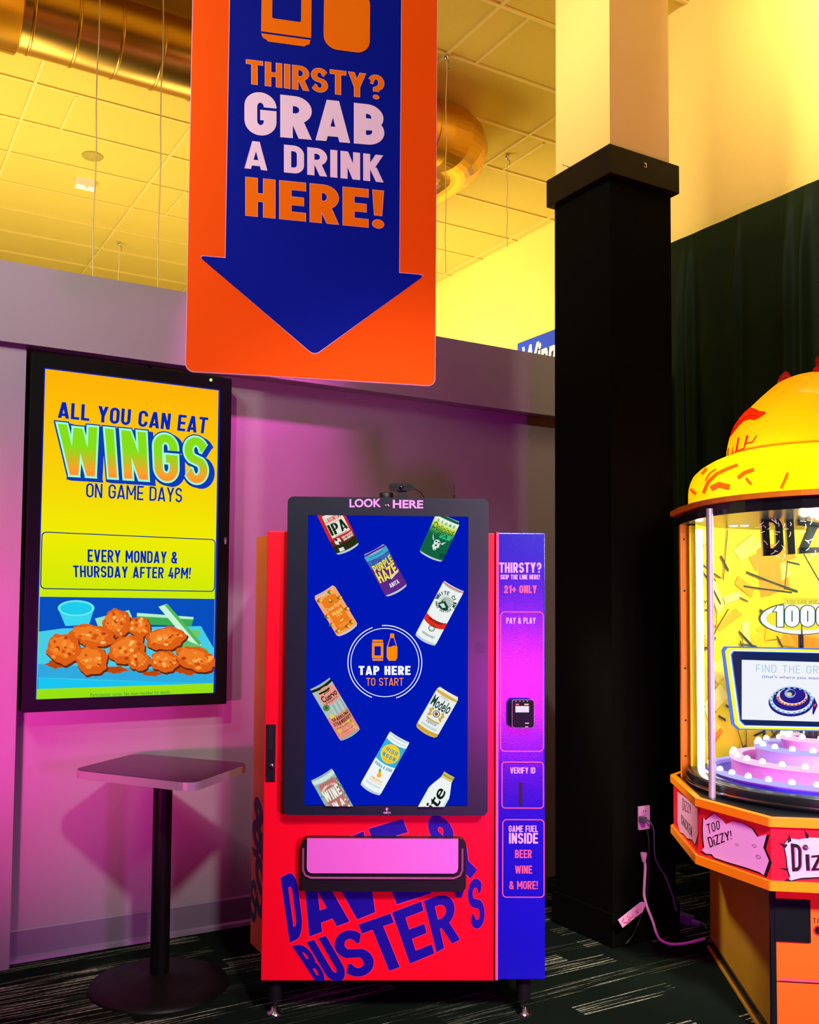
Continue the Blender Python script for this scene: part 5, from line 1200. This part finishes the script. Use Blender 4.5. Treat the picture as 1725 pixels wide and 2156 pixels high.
for px_ in (820, 1150):
    m = MB(); x = f.P(*zA(px_, 1400))[0]; m.tube([(x, -.045, zt2_-.03), (x, -.045, zr_b-.04)], .003, CHROME, 6); m.build('hanger', tl_)

# ================================================================== SOCKET, CORDS, TAG
WF2 = Frame((0, CYc), 0)
IV = pbr('ivory_plastic', (232, 190, 214), .45); CW = pbr('cord_white', (224, 180, 208), .5); CG = pbr('cord_grey', (96, 104, 120), .5)
a, b_ = WF2.at(*zC(246, 572)), WF2.at(*zC(336, 368)); oc = ((a[0]+b_[0])/2, (a[1]+b_[1])/2); hw, hh = (b_[0]-a[0])/2, (b_[1]-a[1])/2
sock = empty('wall_socket', (oc[0], CYc, oc[1]), 0, 'pale double wall socket on the right face of the black column', 'socket')
m = MB(); m.prism(rrect(-hw, -hh, hw, hh, .004), -.006, 0, IV, 'y'); m.build('cover_plate', sock, bevel=.002)
for dz in (.5, -.4):
    m = MB(); m.prism(ell(0, hh*dz, hw*.5, hh*.28, 20), -.0085, -.005, IV, 'y')
    for dx in (-.2, .2): m.box(hw*dx-.0015, hw*dx+.0015, -.0092, -.008, hh*dz, hh*dz+.01, BLACK)
    m.build('outlet', sock)
def cordpts(pts, y, wob=0.0):
    out = []
    for i, p in enumerate(pts):
        yy = y if len(p) == 2 else p[2]; x, z = Frame((0, yy), 0).at(*zC(p[0], p[1])); out.append(Vector((x, yy, max(z, .006))))
    res = []
    for i in range(len(out)-1):
        p0, p1, p2, p3 = out[max(i-1, 0)], out[i], out[i+1], out[min(i+2, len(out)-1)]
        for k in range(6):
            t = k/6; res.append(.5*((2*p1)+(p2-p0)*t+(2*p0-5*p1+4*p2-p3)*t*t+(3*p1-p0-3*p2+p3)*t**3))
    return [Vector((p.x, p.y, max(p.z, .006))) for p in res+[out[-1]]]
ad = onz(*zC(620, 1338), 0)
m = MB(); m.tube(cordpts([(305, 488, 3.262), (345, 505, 3.25), (376, 580), (380, 700), (388, 800), (425, 885), (465, 940), (505, 1040, 3.24), (532, 1120, 3.24), (548, 1190, 3.24), (562, 1230, 3.24)], 3.25), .0045, CG, 8)
pc = tag(m.build('power_cord'), 'dark cord from the socket hanging down to the adapter on the floor', 'cord', 'cords by the column')  # plain power cord, like the others below
m = MB(); x, z = WF2.at(*zC(296, 490), -.03); m.prism(rrect(x-.012, z-.014, x+.012, z+.014, .005), CYc-.036, CYc-.0095, CG, 'y'); m.build('plug', pc, bevel=.002)
m = MB(); m.tube(cordpts([(300, 830), (306, 880), (300, 1000), (297, 1100), (312, 1170, 3.2), (330, 1225, 3.19), (368, 1320, 3.18), (400, 1420, 3.17), (440, 1475, 3.16), (520, 1503, 3.14), (620, 1498, 3.13), (720, 1478, 3.13), (790, 1460, 3.14)], 3.22), .0065, CW, 8)
wc = tag(m.build('power_cord'), 'white cord running across the floor from the paper tag to the arcade game', 'cord', 'cords by the column')
m = MB(); x, z = Frame((0, 3.22), 0).at(*zC(294, 830)); x2, z2_ = Frame((0, 3.22), 0).at(*zC(294, 758)); m.tube([(x+.001, 3.22, z), (x, 3.22, z+(z2_-z)*.5), (x, 3.22, z2_-.006), (x, 3.22, z2_)], [.008, .013, .0155, .0155], CW, 14); m.build('connector', wc)
m = MB(); m.tube(cordpts([(318, 568, 3.255), (334, 640, 3.235), (336, 760), (332, 900), (322, 1080), (312, 1160), (280, 1250), (240, 1360), (200, 1440, 3.2), (150, 1500, 3.2)], 3.225), .0035, BLACK, 8)
tag(m.build('power_cord'), 'thin black cord hanging straight below the socket past the tag', 'cord', 'cords by the column')
TGF = Frame((0, 3.195), 0); P = [TGF.at(*zC(*p)) for p in ((84, 1306), (122, 1370), (286, 1240), (306, 1190), (298, 1160), (270, 1158))]
m = MB(); m.prism(P[::-1], 3.195, 3.1962, pbr('tag_paper', (240, 170, 200), .7), 'y'); tg = tag(m.build('paper_tag'), 'pale paper tag tied to the white cord', 'tag')
f = Flat(TGF, 3.195-.0, 2e-4); f.y = 3.195; f.fr = Frame((0, 0), 0); rnd = random.Random(8); ps = []; TGI = pbr('tag_ink', (190, 80, 120), .7)
for i in range(26):
    u, v = rnd.uniform(.06, .72), rnd.uniform(.15, .85); bx = 84+(286-84)*u+38*v*.9; by = 1306+(1166-1306)*u+62*v
    ps.append([TGF.at(*zC(bx+dx, by+dy)) for dx, dy in ((0, 0), (9, -7), (13, 0), (4, 7))])
f.polys(ps, TGI); f.build('tag_print', tg)
# adapter on the floor
def floor_block(name, pa, pb, h, w, mat, lab=None, cat=None):
    a, b = onz(*zC(*pa), 0), onz(*zC(*pb), 0); c = (a+b)/2; an = atan2(b.y-a.y, b.x-a.x); l = (b-a).length
    m = MB(); m.box(-l/2, l/2, -w/2, w/2, 0, h, mat); o = m.build(name, bevel=.004, loc=(c.x, c.y, .001), rz=an)
    return tag(o, lab, cat)
floor_block('power_adapter', (575, 1315), (685, 1350), .042, .05, pbr('adapter_grey', (92, 84, 110), .5), 'grey power adapter block lying on the floor by the column', 'adapter')
p = onz(*zC(700, 1350), 0)
m = MB(); b0, b1 = onz(*zC(690, 1352), 0), onz(*zC(758, 1368), 0); m.tube([(b0.x, b0.y, .016), (b1.x, b1.y, .016), (b1.x+.02, b1.y-.02, .01)], [.016, .014, .005], CG, 10)
p2 = onz(*zC(815, 1390), 0); m.tube([(b1.x+.015, b1.y-.015, .01), ((b1.x+p2.x)/2, (b1.y+p2.y)/2-.01, .006), (p2.x, p2.y, .006)], .0045, CG, 8)
tag(m.build('extension_plug'), 'grey plug with short cord lying beside the floor adapter', 'plug')
